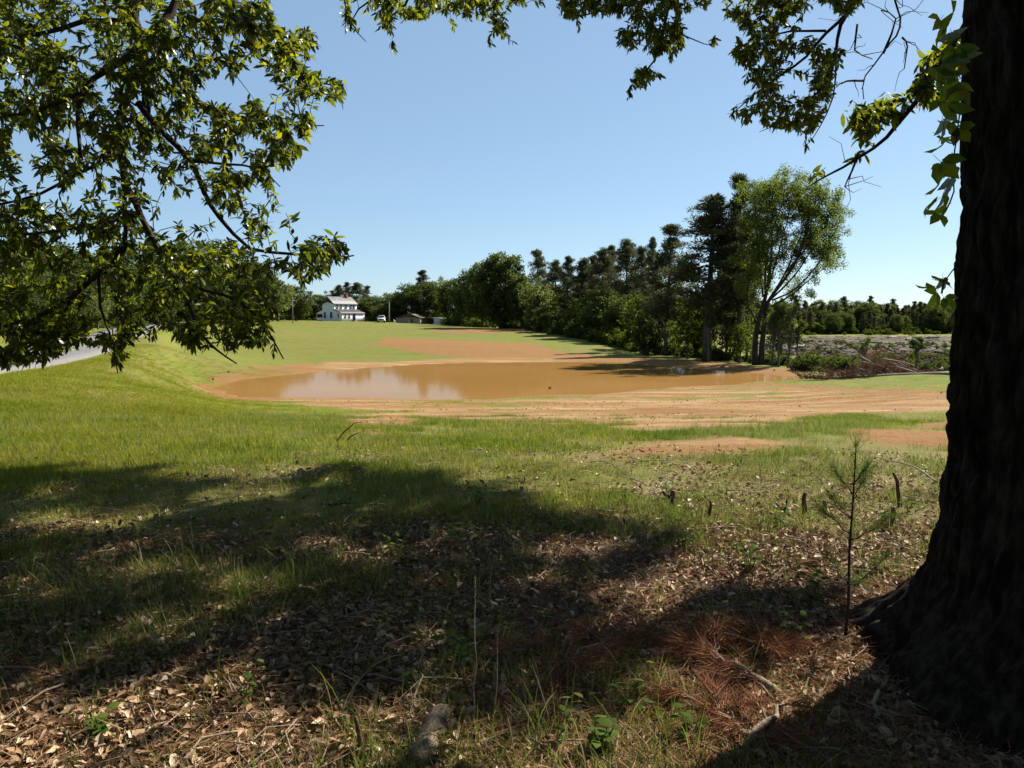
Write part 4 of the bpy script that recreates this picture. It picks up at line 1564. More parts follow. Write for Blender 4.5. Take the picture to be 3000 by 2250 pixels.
def G(px, py, Y=FY):
    return at(px, py, Y)


fa, fb = G(2790, 1096), G(2400, 1112, 48)
fa[2], fb[2] = gz(fa[0], fa[1]) + .12, gz(fb[0], fb[1]) + .1
ft = empty('fallen_tree', fa, label='felled tree lying along the grass edge with its brown crown at the left', cat='fallen tree')
mb = MB()
mb.tube(branch_path(fa, fb, 0, .006, 9) - fa, np.linspace(.14, .06, 9), 9)
obj('trunk', (mb, M['dead_wood']), ft)
mb, ml = MB(), MB()
tips = []
for _ in range(46):
    s_ = fb + (fa - fb) * rng.uniform(-.12, .42)
    e_ = s_ + np.array([rng.normal() * .7 - .55, rng.normal() * .6, abs(rng.normal()) * .45 + .02])
    P = branch_path(s_, e_, .05, .08, 4) - fa
    mb.tube(P, np.linspace(.025, .006, 4), 4)
    tips += [P[2], P[3]]
obj('branches', (mb, M['dead_wood']), ft, kind='stuff')
tips = np.array(tips)
clump_leaves(ml, tips, .26, 26, .11, .6, 1.6)
obj('dead_foliage', (ml, M['dead_brush']), ft, kind='stuff')

bp0 = G(2580, 1100, 50)
bp0[2] = gz(bp0[0], bp0[1])
bp = empty('brush_pile', bp0, label='rust brown brush pile with long pale branches sticking out', cat='brush pile')
for pts in ([(2510, 1098), (2545, 1060), (2560, 1032)], [(2490, 1075), (2540, 1090), (2565, 1102)], [(2495, 1056), (2560, 1070), (2600, 1098)], [(2540, 1080), (2568, 1103)],
            [(2580, 1060), (2640, 1075), (2690, 1098)], [(2560, 1048), (2620, 1058), (2655, 1068)], [(2600, 1070), (2650, 1085), (2672, 1098)], [(2500, 1042), (2530, 1058)], [(2620, 1085), (2660, 1100)]):
    dy = rng.uniform(-1, 1)
    mb = MB()
    P = np.array([G(a, b, 50 + dy * (1 - 2 * i / len(pts))) for i, (a, b) in enumerate(pts)]) - bp0
    P[:, 2] = np.maximum(P[:, 2], 0.03)
    P = resample(P, .25)
    P[:, 1] -= 1.0
    mb.tube(P, np.linspace(.06, .03, len(P)), 6)
    obj('branch', (mb, M['grey_wood']), bp)
mb, ml = MB(), MB()
tips = []
for _ in range(150):
    s_ = np.array([rng.normal() * 1.1, rng.normal() * .8, 0.05])
    hmax = 1.75 * math.exp(-(s_[0] / 1.3) ** 2)
    e_ = s_ + np.array([rng.normal() * .6, rng.normal() * .5, rng.uniform(.1, 1.0) * hmax])
    P = branch_path(s_, e_, .05, .1, 4)
    mb.tube(P, np.linspace(.018, .005, 4), 4)
    tips += [P[1], P[2], P[3]]
obj('twigs', (mb, M['stub']), bp, kind='stuff')
clump_leaves(ml, np.array(tips), .2, 16, .10, .7, 3)
obj('dead_needles', (ml, M['rust_needle']), bp, kind='stuff')
for px, Y, h, lab in ((2530, 52, 2.4, 'slim green sapling standing behind the brush pile'), (2690, 54, 2.8, 'leafy sapling right of the brush pile close to the big trunk')):
    e = copy_tree(first[('sapling', 1 if px < 2600 else 0)])
    x = at(px, 950, Y)[0]
    e.location = (x, Y, gz(x, Y))
    e.scale = (h / 6 * 1.2, h / 6 * 1.2, h / 6)
    e.rotation_euler = (0, 0, 1.7)
    tag(e, lab, 'tree', 'trees round the hill and pond')

# ------------------------------------------------------------------ the near oak
OC = np.array([2.6, 3.3])
oz = gz(*OC)
oak = empty('oak_tree', (OC[0], OC[1], oz), label='huge dark oak trunk at the right with boughs hanging overhead', cat='tree')
OAK0 = np.array([OC[0], OC[1], oz])
nth, nz = 420, 360
zt = np.r_[np.linspace(-.25, 1.2, 170), np.linspace(1.22, 7.5, nz - 170)]
rz_ = np.interp(zt, [-.3, 0, .1, .2, .3, .4, .5, .6, .8, 1.0, 1.6, 3, 5, 7.5], [1.08, 0.99, 0.90, .80, .715, .67, .645, .63, .61, .60, .605, .63, .56, .42])
th = np.linspace(0, 2 * math.pi, nth, endpoint=False)
TH, ZT = np.meshgrid(th, zt, indexing='ij')
flare = np.exp(-np.clip(ZT, 0, 9) / .33)
lobes = 1 + flare * .07 * (np.cos(TH * 5 + .9) + .6 * np.cos(TH * 3 - .4))
Rr = rz_[None] * lobes


SL = np.r_[0, np.cumsum(np.hypot(np.diff(zt), np.diff(rz_)))][None] + 0 * ZT


def cyl(f, g_, seed, o=4):
    """noise wrapped round the stem"""
    b = sstep(0, .12, TH / (2 * math.pi))
    n1_ = fbm(TH * f, SL * g_, seed, o)
    n2_ = fbm((TH + 2 * math.pi) * f, SL * g_, seed, o)
    return n2_ * (1 - b) + n1_ * b


warp = (cyl(2, 1.2, 61, 3) - .5) * 1.3
b = sstep(0, .12, TH / (2 * math.pi))
ridge = np.abs(vnoise(TH * 9 + warp * 2.2, SL * 3.4 + 5, 62) - .5) * 2
ridge = ridge * b + (1 - b) * np.abs(vnoise((TH + 2 * math.pi) * 9 + warp * 2.2, SL * 3.4 + 5, 62) - .5) * 2
Rr = Rr + (np.minimum(ridge * 1.9, 1) - .6) * .034 + (cyl(14, 9, 63, 3) - .5) * .03 - .022 * sstep(.16, .02, np.abs(cyl(15, 5.5, 66, 2) - .5)) + (cyl(1.2, .8, 64, 2) - .5) * .05 + (cyl(32, 11, 67, 2) - .5) * .016
lean = np.array([.035, .0])
VX = np.cos(TH) * Rr 
VY = np.sin(TH) * Rr
mb = MB()
a_, b_ = np.meshgrid(np.arange(nth), np.arange(nz - 1), indexing='ij')
mb.add(np.c_[VX.ravel(), VY.ravel(), ZT.ravel()], np.c_[(a_ * nz + b_).ravel(), (((a_ + 1) % nth) * nz + b_).ravel(), (((a_ + 1) % nth) * nz + b_ + 1).ravel(), (a_ * nz + b_ + 1).ravel()])
obj('trunk', (mb, M['oak_bark'], True), oak)


def limb_pts(pts, Y0, Y1=None):
    Y1 = Y0 if Y1 is None else Y1
    n_ = len(pts)
    return [at(p[0], p[1], Y0 + (Y1 - Y0) * i / (n_ - 1)) for i, p in enumerate(pts)]


T0 = OAK0 + np.array([0, 0, 5.4])
start_left = [T0 + np.array([-.3, .1, 0]), np.array([1.2, 4.3, 6.4]), np.array([-.4, 4.9, 6.3]), np.array([-1.7, 5.0, 5.0])]
skel = []      # (points, r0, r1)
main = start_left + limb_pts([(385, -60), (398, 120), (408, 230), (410, 330)], 5.0, 4.9)
skel.append((main, .14, .035))
skel.append((limb_pts([(410, 230), (360, 320), (352, 400), (360, 500), (368, 610), (372, 720)], 4.9, 4.6), .036, .012))
skel.append(([np.array([-1.3, 4.9, 5.4])] + limb_pts([(560, -60), (500, 60), (440, 140), (371, 190), (270, 245), (240, 310), (230, 380), (233, 460)], 4.9, 4.5), .055, .012))
skel.append((limb_pts([(368, 540), (400, 600), (432, 675), (513, 810), (560, 910), (590, 980), (640, 1030), (700, 1075)], 4.7, 4.5), .028, .005))
skel.append((limb_pts([(405, 300), (473, 385), (560, 473), (600, 570), (640, 640), (729, 729), (850, 745), (960, 760), (1030, 755)], 4.9, 5.1), .028, .006))
skel.append((limb_pts([(370, 715), (330, 770), (290, 803), (203, 885), (120, 930), (40, 955), (-80, 990)], 4.6, 4.2), .026, .010))
skel.append((limb_pts([(513, 810), (600, 850), (700, 880), (780, 960), (830, 1050)], 4.6, 4.8), .018, .005))
skel.append((limb_pts([(400, 100), (480, 190), (540, 270), (560, 290)], 5.0, 5.3), .03, .01))
skel.append(([np.array([-1.2, 5.6, 5.6])] + limb_pts([(640, -60), (680, 60), (760, 110), (860, 130), (940, 140)], 5.5, 5.6), .045, .007))
skel.append((limb_pts([(700, 80), (760, 170), (850, 215), (930, 240), (1010, 255)], 5.5, 5.6), .02, .005))
skel.append((limb_pts([(560, 285), (650, 330), (760, 350), (860, 370), (950, 370)], 5.2, 5.4), .02, .005))
skel.append((limb_pts([(560, 473), (660, 480), (760, 500), (820, 550)], 5.0, 5.1), .014, .004))
skel.append((limb_pts([(290, 803), (300, 900), (330, 1000), (345, 1090)], 4.5, 4.3), .013, .004))
skel.append((limb_pts([(270, 245), (150, 300), (40, 330), (-80, 350)], 4.6, 4.3), .02, .008))
skel.append((limb_pts([(360, 440), (240, 500), (120, 560), (0, 590), (-80, 600)], 4.7, 4.3), .016, .006))
skel.append((limb_pts([(368, 640), (250, 660), (120, 680), (0, 690)], 4.6, 4.2), .014, .006))
skel.append((limb_pts([(203, 885), (140, 980), (100, 1060)], 4.4, 4.1), .012, .004))
skel.append((limb_pts([(395, 60), (250, 60), (120, 100), (0, 110), (-80, 100)], 5.0, 4.6), .025, .008))
n_left = len(skel)
# top middle and right
skel.append(([T0 + np.array([-.3, .2, .2]), np.array([1.5, 4.8, 6.2]), np.array([.4, 5.9, 5.6]), np.array([-.3, 6.5, 4.8])] + limb_pts([(1250, -70), (1200, 20), (1150, 60)], 6.6, 6.6), .10, .008))
skel.append((limb_pts([(1250, -70), (1350, -20), (1430, 40), (1490, 110)], 6.6, 6.7), .015, .004))
skel.append((limb_pts([(1250, -60), (1100, -10), (1030, 60), (1070, 120)], 6.6, 6.7), .015, .004))
skel.append(([T0 + np.array([-.3, .3, .1]), np.array([2.0, 5.4, 6.4]), np.array([1.9, 6.6, 5.4])] + limb_pts([(1960, -80), (1950, 0), (1932, 108), (1905, 206), (1845, 268)], 6.8, 6.6), .09, .006))
skel.append((limb_pts([(1950, -20), (1850, 10), (1750, 30), (1660, 50)], 6.8, 6.9), .02, .005))
skel.append((limb_pts([(1940, 60), (2010, 110), (2060, 130), (2090, 140)], 6.7, 6.7), .010, .003))
skel.append(([T0 + np.array([-.2, .3, -.2]), np.array([2.4, 4.6, 5.6])] + limb_pts([(2560, -70), (2517, 0), (2462, 85), (2447, 164), (2427, 239), (2420, 300)], 6.2, 6.5), .075, .007))
skel.append((limb_pts([(2500, 20), (2420, 100), (2360, 170), (2280, 230), (2200, 290), (2150, 330)], 6.2, 6.6), .02, .005))
skel.append((limb_pts([(2420, 90), (2320, 90), (2220, 120), (2150, 170)], 6.3, 6.5), .014, .004))
skel.append((limb_pts([(2430, 230), (2360, 300), (2290, 360), (2220, 390)], 6.4, 6.5), .010, .003))
skel.append((limb_pts([(2447, 164), (2440, 280), (2400, 370), (2370, 420)], 6.4, 6.4), .010, .003))
skel.append((limb_pts([(2860, 20), (2830, 65), (2745, 199), (2676, 298), (2600, 390), (2517, 452), (2430, 500), (2380, 530)], 3.9, 4.4), .026, .004))
bare = [limb_pts([(2590, -70), (2621, 0), (2636, 65), (2630, 110), (2586, 159), (2527, 229), (2517, 300)], 4.7, 4.6), limb_pts([(2586, 159), (2620, 60), (2580, 30)], 4.7, 4.7),
        limb_pts([(2527, 235), (2470, 238), (2450, 242)], 4.6, 4.6), limb_pts([(2517, 452), (2500, 510), (2475, 560)], 4.3, 4.3), limb_pts([(2640, 110), (2655, 140), (2645, 200)], 4.7, 4.7),
        limb_pts([(2510, 70), (2500, 140), (2550, 170)], 4.8, 4.8)]
nodes = []
for pts, r0, r1 in skel:
    P = resample(np.array(pts), .12)
    P = P + np.cumsum(rng.normal(size=P.shape), 0) * .004
    rr_ = np.linspace(r0 * .8, r1 * .8, len(P))
    mb = MB()
    mb.tube(P - OAK0, rr_, 7 if r0 > .03 else 5, True, .12)
    obj('limb', (mb, M['twig'], True), oak)
    nodes.append(P)
tw = MB()
for pts in bare:
    P = resample(np.array(pts), .08)
    P = P + np.cumsum(rng.normal(size=P.shape), 0) * .005
    tw.tube(P - OAK0, np.linspace(.008, .003, len(P)), 4)
    for _ in range(5):
        i = rng.integers(1, len(P))
        e_ = P[i] + rng.normal(size=3) * np.array([.12, .1, .12])
        tw.tube(branch_path(P[i], e_, 0, .12, 4) - OAK0, np.linspace(.003, .0012, 4), 3)

# leaf sprays placed through the volume of each bough
LEFT = [(-80, -60), (800, -60), (830, 40), (930, 80), (965, 140), (900, 195), (1035, 235), (1015, 320), (950, 310), (880, 300), (975, 370), (900, 420), (880, 500), (800, 520), (835, 570), (860, 640), (830, 690),
        (1000, 670), (1040, 750), (960, 815), (890, 850), (870, 900), (800, 950), (835, 1065), (740, 1040), (640, 1030), (540, 1045), (480, 1010), (385, 1000), (372, 1090), (330, 1105), (310, 1030), (250, 1010), (180, 1055), (60, 1080), (-80, 1065)]
holes = [(665, 262, 75, 50, .95), (600, 655, 130, 48, .93), (310, 560, 95, 75, .75), (770, 250, 50, 45, .9), (190, 590, 70, 45, .7), (730, 590, 55, 60, .5), (110, 480, 60, 40, .5), (470, 620, 50, 60, .5),
         (250, 760, 90, 50, .35), (120, 830, 110, 50, .45), (380, 900, 120, 60, .45), (650, 950, 60, 60, .3), (180, 960, 160, 30, .5), (880, 560, 60, 60, .9), (450, 1000, 60, 40, .6), (540, 430, 40, 40, .5)]
spr = []      # px, py, depth


def fill(poly, n, Y0, Y1, hl=()):
    poly = np.array(poly, float)
    lo, hi = poly.min(0), poly.max(0)
    k_ = 0
    while k_ < n:
        p = lo + (hi - lo) * rng.random(2)
        if poly_sd(p[:1], p[1:], poly)[0] > -14:
            continue
        if any(((p[0] - a) / c_) ** 2 + ((p[1] - b) / d_) ** 2 < 1 and rng.random() < pr for a, b, c_, d_, pr in hl):
            continue
        if vnoise(np.array([p[0] / 75]), np.array([p[1] / 60]), 91)[0] < rng.uniform(.10, .50):
            continue
        spr.append((p[0], p[1], rng.uniform(Y0, Y1)))
        k_ += 1


fill(LEFT, 2600, 4.0, 5.9, holes)
fill([(-80, 940), (420, 930), (470, 1000), (380, 1005), (360, 1090), (330, 1105), (310, 1030), (250, 1015), (180, 1060), (60, 1085), (-80, 1070)], 130, 4.0, 5.0)
nl_ = len(spr)
fill([(985, 90), (1000, -50), (1560, -50), (1545, 30), (1490, 20), (1500, 130), (1440, 110), (1400, 60), (1330, 100), (1290, 60), (1220, 70), (1160, 60), (1170, 150), (1130, 130), (1070, 60), (1075, 120), (1040, 100)], 300, 6.2, 7.0)
fill([(1615, 30), (1640, -50), (2110, -50), (2090, 30), (2010, 40), (2030, 130), (1990, 160), (1970, 220), (1900, 270), (1840, 270), (1850, 200), (1820, 150), (1790, 110), (1800, 50), (1720, 60), (1690, 70), (1650, 60)], 420, 6.3, 7.1)
fill([(2110, -50), (2560, -50), (2500, 110), (2470, 200), (2450, 240), (2440, 310), (2385, 420), (2330, 400), (2250, 385), (2115, 350), (2130, 260), (2190, 210), (2140, 190), (2130, 120), (2180, 100), (2110, 50)], 620, 5.9, 6.9, [(2430, 60, 50, 50, .5), (2330, 260, 60, 40, .5), (2170, 230, 30, 40, .8)])
fill([(2840, 60), (2760, 120), (2690, 160), (2670, 230), (2580, 290), (2500, 310), (2440, 400), (2470, 440), (2560, 410), (2650, 340), (2760, 310), (2840, 230)], 150, 3.8, 4.5)
for a, b, Y in ((2540, 455, 4.3), (2500, 470, 4.3), (2420, 490, 4.4), (2385, 520, 4.4), (2520, 400, 4.3), (2090, 130, 6.7), (2105, 115, 6.7), (1150, 130, 6.6), (1155, 150, 6.6), (1540, 10, 6.6), (1590, 5, 6.6), (2360, 430, 6.4), (2365, 440, 6.4),
                (1430, 115, 6.7), (1440, 135, 6.7), (1500, 120, 6.7), (1700, 85, 6.8), (1840, 285, 6.6), (1845, 275, 6.6)):
    spr.append((a, b, Y))
SP_ = np.array([at(*s_) for s_ in spr])
ND = np.vstack(nodes)
ND = ND[(project(ND)[2] > .3) & (ND[:, 2] < 5.2)]
# nearest first, so that each spray can hang from a twig already there
from_sk = np.sqrt(((SP_[:, None] - ND[None, ::2]) ** 2).sum(-1)).min(1)
order = np.argsort(from_sk)
LP, LD, LN, LL = [], [], [], []
ND = [*ND]
arr = np.array(ND)
for i in order:
    c_ = SP_[i]
    d_ = ((arr - c_) ** 2).sum(1)
    a_ = arr[np.argmin(d_)]
    L_ = math.sqrt(d_.min())
    ax_ = unit(c_ - a_ + np.array([0, 0, -.03]))
    path = branch_path(a_, c_, .08, .07, 4 if L_ < .3 else 7)
    tw.tube(path - OAK0, np.linspace(.0022 + .006 * min(L_, .7), .0018, len(path)), 3, False)
    arr = np.vstack([arr, path[1:]])
    k_ = rng.integers(7, 13)
    phi = rng.uniform(0, 6.28) + np.arange(k_) * 2.4
    ref = unit(np.cross(ax_, rand_dirs(1)[0]))
    ref2 = np.cross(ax_, ref)
    spread = rng.uniform(.35, 1.25, k_)
    dd = ax_ * np.cos(spread)[:, None] + (ref * np.cos(phi)[:, None] + ref2 * np.sin(phi)[:, None]) * np.sin(spread)[:, None]
    dd[:, 2] -= rng.uniform(.15, .75, k_)
    dd = unit(dd)
    nn_ = np.cross(dd, rand_dirs(k_))
    nn_ = unit(nn_ + np.array([0, 0, 1.1]) * (rng.random((k_, 1)) < .75))
    LP.append(c_ - ax_ * rng.uniform(0, .09, (k_, 1)))
    LD.append(dd)
    LN.append(nn_)
    LL.append(rng.uniform(.038, .078, k_))
LP, LD, LN, LL = np.vstack(LP), np.vstack(LD), np.vstack(LN), np.concatenate(LL)
obj('twigs', (tw, M['twig']), oak, kind='stuff')
ppx, ppy, pf = project(LP)
seen = (ppx > 30) & (ppx < 2790) & (ppy > 30) & (ppy < 2200)
rank = np.argsort(np.where(seen, LL / pf, 0))[::-1]
near_i, rest = rank[:290], rank[290:]
mb = MB()
place(mb, LEAF, LEAF_Q, LEAF_T, LP[rest] - OAK0, LD[rest], LN[rest], LL[rest], LL[rest] * rng.uniform(.13, .20, len(rest)))
obj('leaves', (mb, M['oak_leaf'], True), oak, kind='stuff')
mb = MB()
mb.add(LEAF * np.array([1, .17, 1]), LEAF_Q, LEAF_T)
leaf_me = mb.mesh('leaf', M['oak_leaf'], True)
for i in near_i:
    d_ = LD[i]
    s_ = unit(np.cross(LN[i], d_))
    n_ = np.cross(d_, s_)
    o = bpy.data.objects.new('leaf', leaf_me)
    COL.objects.link(o)
    o.parent = oak
    B = Matrix(((d_[0], s_[0], n_[0]), (d_[1], s_[1], n_[1]), (d_[2], s_[2], n_[2])))
    o.location = LP[i] - OAK0
    o.rotation_euler = B.to_euler()
    o.scale = (LL[i],) * 3

# crown overhead, above the frame: it shades the ground in front of us
cr, tk = MB(), MB()
SHADE = np.array([(-400, 1390), (60, 1382), (420, 1402), (560, 1428), (880, 1400), (1150, 1392), (1400, 1402), (1480, 1470), (1580, 1532), (1760, 1545), (1950, 1600), (2000, 1660), (2080, 1730), (2350, 1735), (2480, 1800),
                  (2400, 1900), (2200, 1930), (2050, 1930), (1960, 2010), (1760, 2120), (1500, 2110), (1100, 2085), (700, 2080), (400, 2050), (-400, 2040)], float)
LIT = [(136, 1458, 90, 14), (163, 1542, 130, 26), (420, 1523, 80, 22), (678, 1460, 130, 18), (401, 1686, 110, 20), (80, 1735, 120, 30), (560, 1665, 80, 16), (690, 1730, 170, 28), (434, 1868, 150, 32), (715, 1836, 150, 26),
       (975, 1612, 70, 34), (1040, 1665, 60, 28), (985, 1800, 70, 24), (690, 1942, 80, 24), (600, 2040, 130, 30), (1390, 1585, 100, 16), (1700, 1612, 170, 24), (1640, 1697, 120, 18), (1700, 1838, 130, 24), (1868, 1775, 140, 40),
       (2010, 1700, 130, 50), (1930, 1868, 90, 22), (2180, 1830, 120, 26), (2300, 1880, 90, 24), (1130, 1850, 60, 18), (1200, 2030, 120, 22), (300, 1620, 80, 14), (850, 1540, 90, 16), (1130, 1500, 70, 12), (1900, 1950, 80, 26), (250, 1960, 80, 18)]
pts = []
cand = np.c_[rng.uniform(-9, 2.2, 4300), rng.uniform(2.6, 8.4, 4300)]
gu, gv, gf = project(np.c_[cand, np.zeros(len(cand))])
ins = poly_sd(gu + (fbm(cand[:, 0] * 2.2, cand[:, 1] * 2.2, 207, 3) - .5) * 260, gv + (fbm(cand[:, 0] * 2.2, cand[:, 1] * 2.2, 208, 3) - .5) * 150, SHADE) < 0
for a, b, c, d in LIT:
    k = (gv / 1400) ** 2
    q = ((gu - a + (fbm(cand[:, 0] * 3, cand[:, 1] * 3, 209, 3) - .5) * 150) / (c * (1.2 if a < 1250 else .95))) ** 2 + ((gv - b + (fbm(cand[:, 0] * 3, cand[:, 1] * 3, 210, 3) - .5) * 40) / (d * (1.6 if a < 1250 else 1.5))) ** 2
    ins &= ~((q < 1) & (rng.random(len(cand)) < .97))
for x, y in cand[ins]:
    for _ in range(6):
        h = rng.uniform(6.6, 9.6)
        p = np.array([x, y, 0]) + SUN * (h / SUN[2])
        u_, v_, f_ = project(p)
        if not (f_[0] > 0 and -150 < u_[0] < 3150 and v_[0] > -170):
            pts.append(p)
            break
pts = np.array(pts)
ext = np.c_[rng.uniform(-9, 12, 9000), rng.uniform(-11, 9, 9000), rng.uniform(5.0, 12, 9000)]
ext = ext[np.hypot(ext[:, 0] - 2.0, ext[:, 1] + 1) < 10]
u_, v_, f_ = project(ext)
ext = ext[~((f_ > 0) & (u_ > -200) & (u_ < 3200) & (v_ > -200))]
# keep the lit patches lit: drop sprays whose shadow would land in them
sh = ext - SUN * (ext[:, 2] / SUN[2])[:, None]
ext = ext[~((sh[:, 1] > 1.0) & (sh[:, 1] < 9) & (sh[:, 0] > -9) & (sh[:, 0] < 3))]
la, lr = R(1) * rng.uniform(52, 308, 5200), rng.uniform(5, 10.5, 5200)     # unseen leaf sprays added at the sides and behind to block skylight
sky_block = np.c_[np.sin(la) * lr, np.cos(la) * lr, rng.uniform(1.3, 7, 5200)]
sky_block = sky_block[(sky_block[:, 1] < 2) | (sky_block[:, 0] < -6)]
sky_block = sky_block[np.hypot(sky_block[:, 0] - 2.6, sky_block[:, 1] - 3.3) > 1.6]
lu, lv, lf = project(sky_block)
sky_block = sky_block[~((lf > 0) & (lu > -700) & (lu < 3700))]
allp = np.vstack([pts, ext, sky_block])
n = len(allp) * 14
c_ = np.repeat(allp, 14, 0) + rng.normal(size=(n, 3)) * .075
nn_ = unit(rand_dirs(n) + SUN * .9)
place(cr, DIA, DIA_Q, [], c_ - OAK0, unit(np.cross(nn_, rand_dirs(n))), nn_, rng.uniform(.12, .20, n), .075)
obj('crown', (cr, M['oak_crown']), oak, kind='stuff')  # oak's own crown plus the added ring of sprays blocking the sky
for tgt in ((5, 9, 9), (2, 10, 9.5), (-1, 9, 8.5), (7, 7, 10), (0, 1, 9), (4, -2, 9), (-2, 5, 9)):
    P = branch_path(OAK0 + np.array([0, 0, rng.uniform(5, 7)]), np.array(tgt, float), .06, .05, 9)
    tk.tube(P - OAK0, np.linspace(.2, .04, 9), 8)
obj('upper_limbs', (tk, M['twig']), oak, kind='stuff')

# Virginia creeper climbing the trunk's left edge
cre = empty('virginia_creeper', OAK0, label='bright green creeper leaves hanging along the left edge of the big trunk', cat='vine')
vines = [limb_pts([(2835, -40), (2828, 60), (2822, 140), (2826, 220), (2815, 290)], 3.05, 3.0), limb_pts([(2826, 240), (2812, 330), (2800, 420), (2790, 500), (2795, 560), (2770, 620)], 3.0, 2.95),
         limb_pts([(2800, 780), (2785, 800), (2765, 830), (2760, 860)], 3.0, 2.95)]
mb = MB()
for v_ in vines:
    P = resample(np.array(v_), .05)
    mb.tube(P - OAK0, .003, 4)
obj('stem', (mb, M['twig']), cre)
mb = MB()
for k_, (a_, s_) in enumerate(((0, 1.05), (.75, .9), (-.8, .85))):
    ca, sa = math.cos(a_), math.sin(a_)
    v_ = LEAF * np.array([1, .29, 2.4]) * s_
    v_[:, 0] += .08
    mb.add(np.c_[v_[:, 0] * ca - v_[:, 1] * sa, v_[:, 0] * sa + v_[:, 1] * ca, v_[:, 2]], LEAF_Q, LEAF_T)
mb.tube([(-.35, 0, .08), (-.1, 0, .03), (.08, 0, 0)], .012, 3, False)
pal = mb.mesh('leaf', M['creeper_leaf'], True)
spots = [(2800, 45, 1), (2790, 75, 1), (2815, 110, 1), (2780, 150, 1.1), (2805, 165, 1.2), (2825, 150, 1.2), (2790, 195, 1.2), (2815, 205, 1.2), (2770, 200, 1), (2828, 230, 1.1), (2775, 235, 1), (2800, 250, 1), (2765, 290, 1), (2780, 300, 1.1), (2820, 275, 1), (2815, 130, 1), (2770, 55, .8), (2800, 90, .9),
         (2775, 345, 1), (2800, 350, 1), (2825, 355, 1), (2765, 395, 1), (2790, 405, 1), (2815, 370, 1), (2766, 470, 1), (2802, 465, .9), (2775, 480, .8), (2805, 490, .8), (2770, 520, 1), (2798, 515, .8), (2780, 555, 1), (2758, 590, 1), (2790, 600, .8), (2770, 625, .9), (2822, 455, .8),
         (2756, 822, .9), (2775, 812, .8), (2760, 850, .9), (2778, 868, .7), (2745, 838, .7)]
for a_, b_, s_ in spots:
    p = at(a_ - 14, b_, rng.uniform(2.8, 3.05))
    d_ = unit(np.array([rng.normal() * .5 - .35, -.3 + rng.normal() * .3, -.55 + rng.normal() * .3]))
    n_ = unit(np.cross(d_, rand_dirs(1)[0]) + np.array([.25, .5, .35]))
    sd_ = unit(np.cross(n_, d_))
    n_ = np.cross(d_, sd_)
    o = bpy.data.objects.new('leaf', pal)
    COL.objects.link(o)
    o.parent = cre
    o.location = p - OAK0
    o.rotation_euler = Matrix(((d_[0], sd_[0], n_[0]), (d_[1], sd_[1], n_[1]), (d_[2], sd_[2], n_[2]))).to_euler()
    o.scale = (rng.uniform(.07, .09) * s_,) * 3

# ------------------------------------------------------------------ grass
tufts, lawns, weedy = [], [], []


def make_tuft(mb, nb, rad_, h0, h1, wd, lean_=.5, seg=3):
    for _ in range(nb):
        a_, q = rng.uniform(0, 6.28), math.sqrt(rng.random()) * rad_
        b_ = np.array([math.cos(a_) * q, math.sin(a_) * q, -.01])
        h = rng.uniform(h0, h1)
        d_ = rng.uniform(0, 6.28)
        ln = rng.uniform(.1, 1) * lean_ * h
        lat = np.array([math.cos(d_), math.sin(d_), 0])
        sd_ = np.array([-lat[1], lat[0], 0])
        fs = np.linspace(0, 1, seg + 1)
        P = [b_ + lat * ln * f ** 1.8 + np.array([0, 0, h * (f - .18 * f * f * ln / h)]) for f in fs]
        w_ = wd * rng.uniform(.6, 1.2)
        V = []
        for f, p in zip(fs[:-1], P[:-1]):
            V += [p - sd_ * w_ / 2 * (1 - .6 * f), p + sd_ * w_ / 2 * (1 - .6 * f)]
        V.append(P[-1])
        mb.add(V, [(2 * i, 2 * i + 1, 2 * i + 3, 2 * i + 2) for i in range(seg - 1)], [(2 * seg - 2, 2 * seg - 1, 2 * seg)])


for i in range(6):
    mb = MB()
    make_tuft(mb, 30, .13, .03, .12, .0036, 1.0)
    tufts.append(mb.mesh('grass_tuft', M['grass'], True))
for i in range(5):
    mb = MB()
    make_tuft(mb, 46, .24, .03, .085, .007, .8, 2)
    lawns.append(mb.mesh('lawn_tuft', M['lawn_blade'], True))
for i in range(4):
    mb = MB()
    make_tuft(mb, 9, .05, .12, .30, .006, .8, 4)
    weedy.append(mb.mesh('tall_tuft', M['grass'], True))


def wedge(n, r0, r1, pw=1.0, a0=-37, a1=37):
    """points spread over the ground in front, evenly in area when pw is 1"""
    u = rng.random(n)
    r_ = np.sqrt(r0 ** 2 + (r1 ** 2 - r0 ** 2) * u) if pw == 1 else r0 * (r1 / r0) ** u
    a_ = R(1) * rng.uniform(a0, a1, n)
    return np.sin(a_) * r_, np.cos(a_) * r_


def clear_of_things(x, y):
    rt = np.hypot(x - OC[0], y - OC[1]) > 1.28
    rd = poly_sd(x, y, ROADPOLY) > .05
    return rt & rd & (poly_sd(x, y, POND) > .35)


def greens(x, y):
    """how much living grass grows at a point"""
    clay, sand, sl_, lit, dry = masks(x, y)
    patch = fbm(x / 1.5, y / 1.5, 301, 4)
    left = sstep(-1.5, -6.5, x + .25 * (y - 9))
    g_ = np.where(lit > .5, .09 + .6 * sstep(.48, .66, patch) * (1 + .4 * left), .06 + .66 * sstep(.38, .62, patch))
    g_ = np.maximum(g_ * (1 - .72 * dry), left * sstep(6.5, 9, y))
    g_ = g_ * (1 - sstep(.25, .8, clay)) + .02 * (fbm(x / .8, y / .8, 302, 3) > .6)
    return g_ * (1 - sl_), left


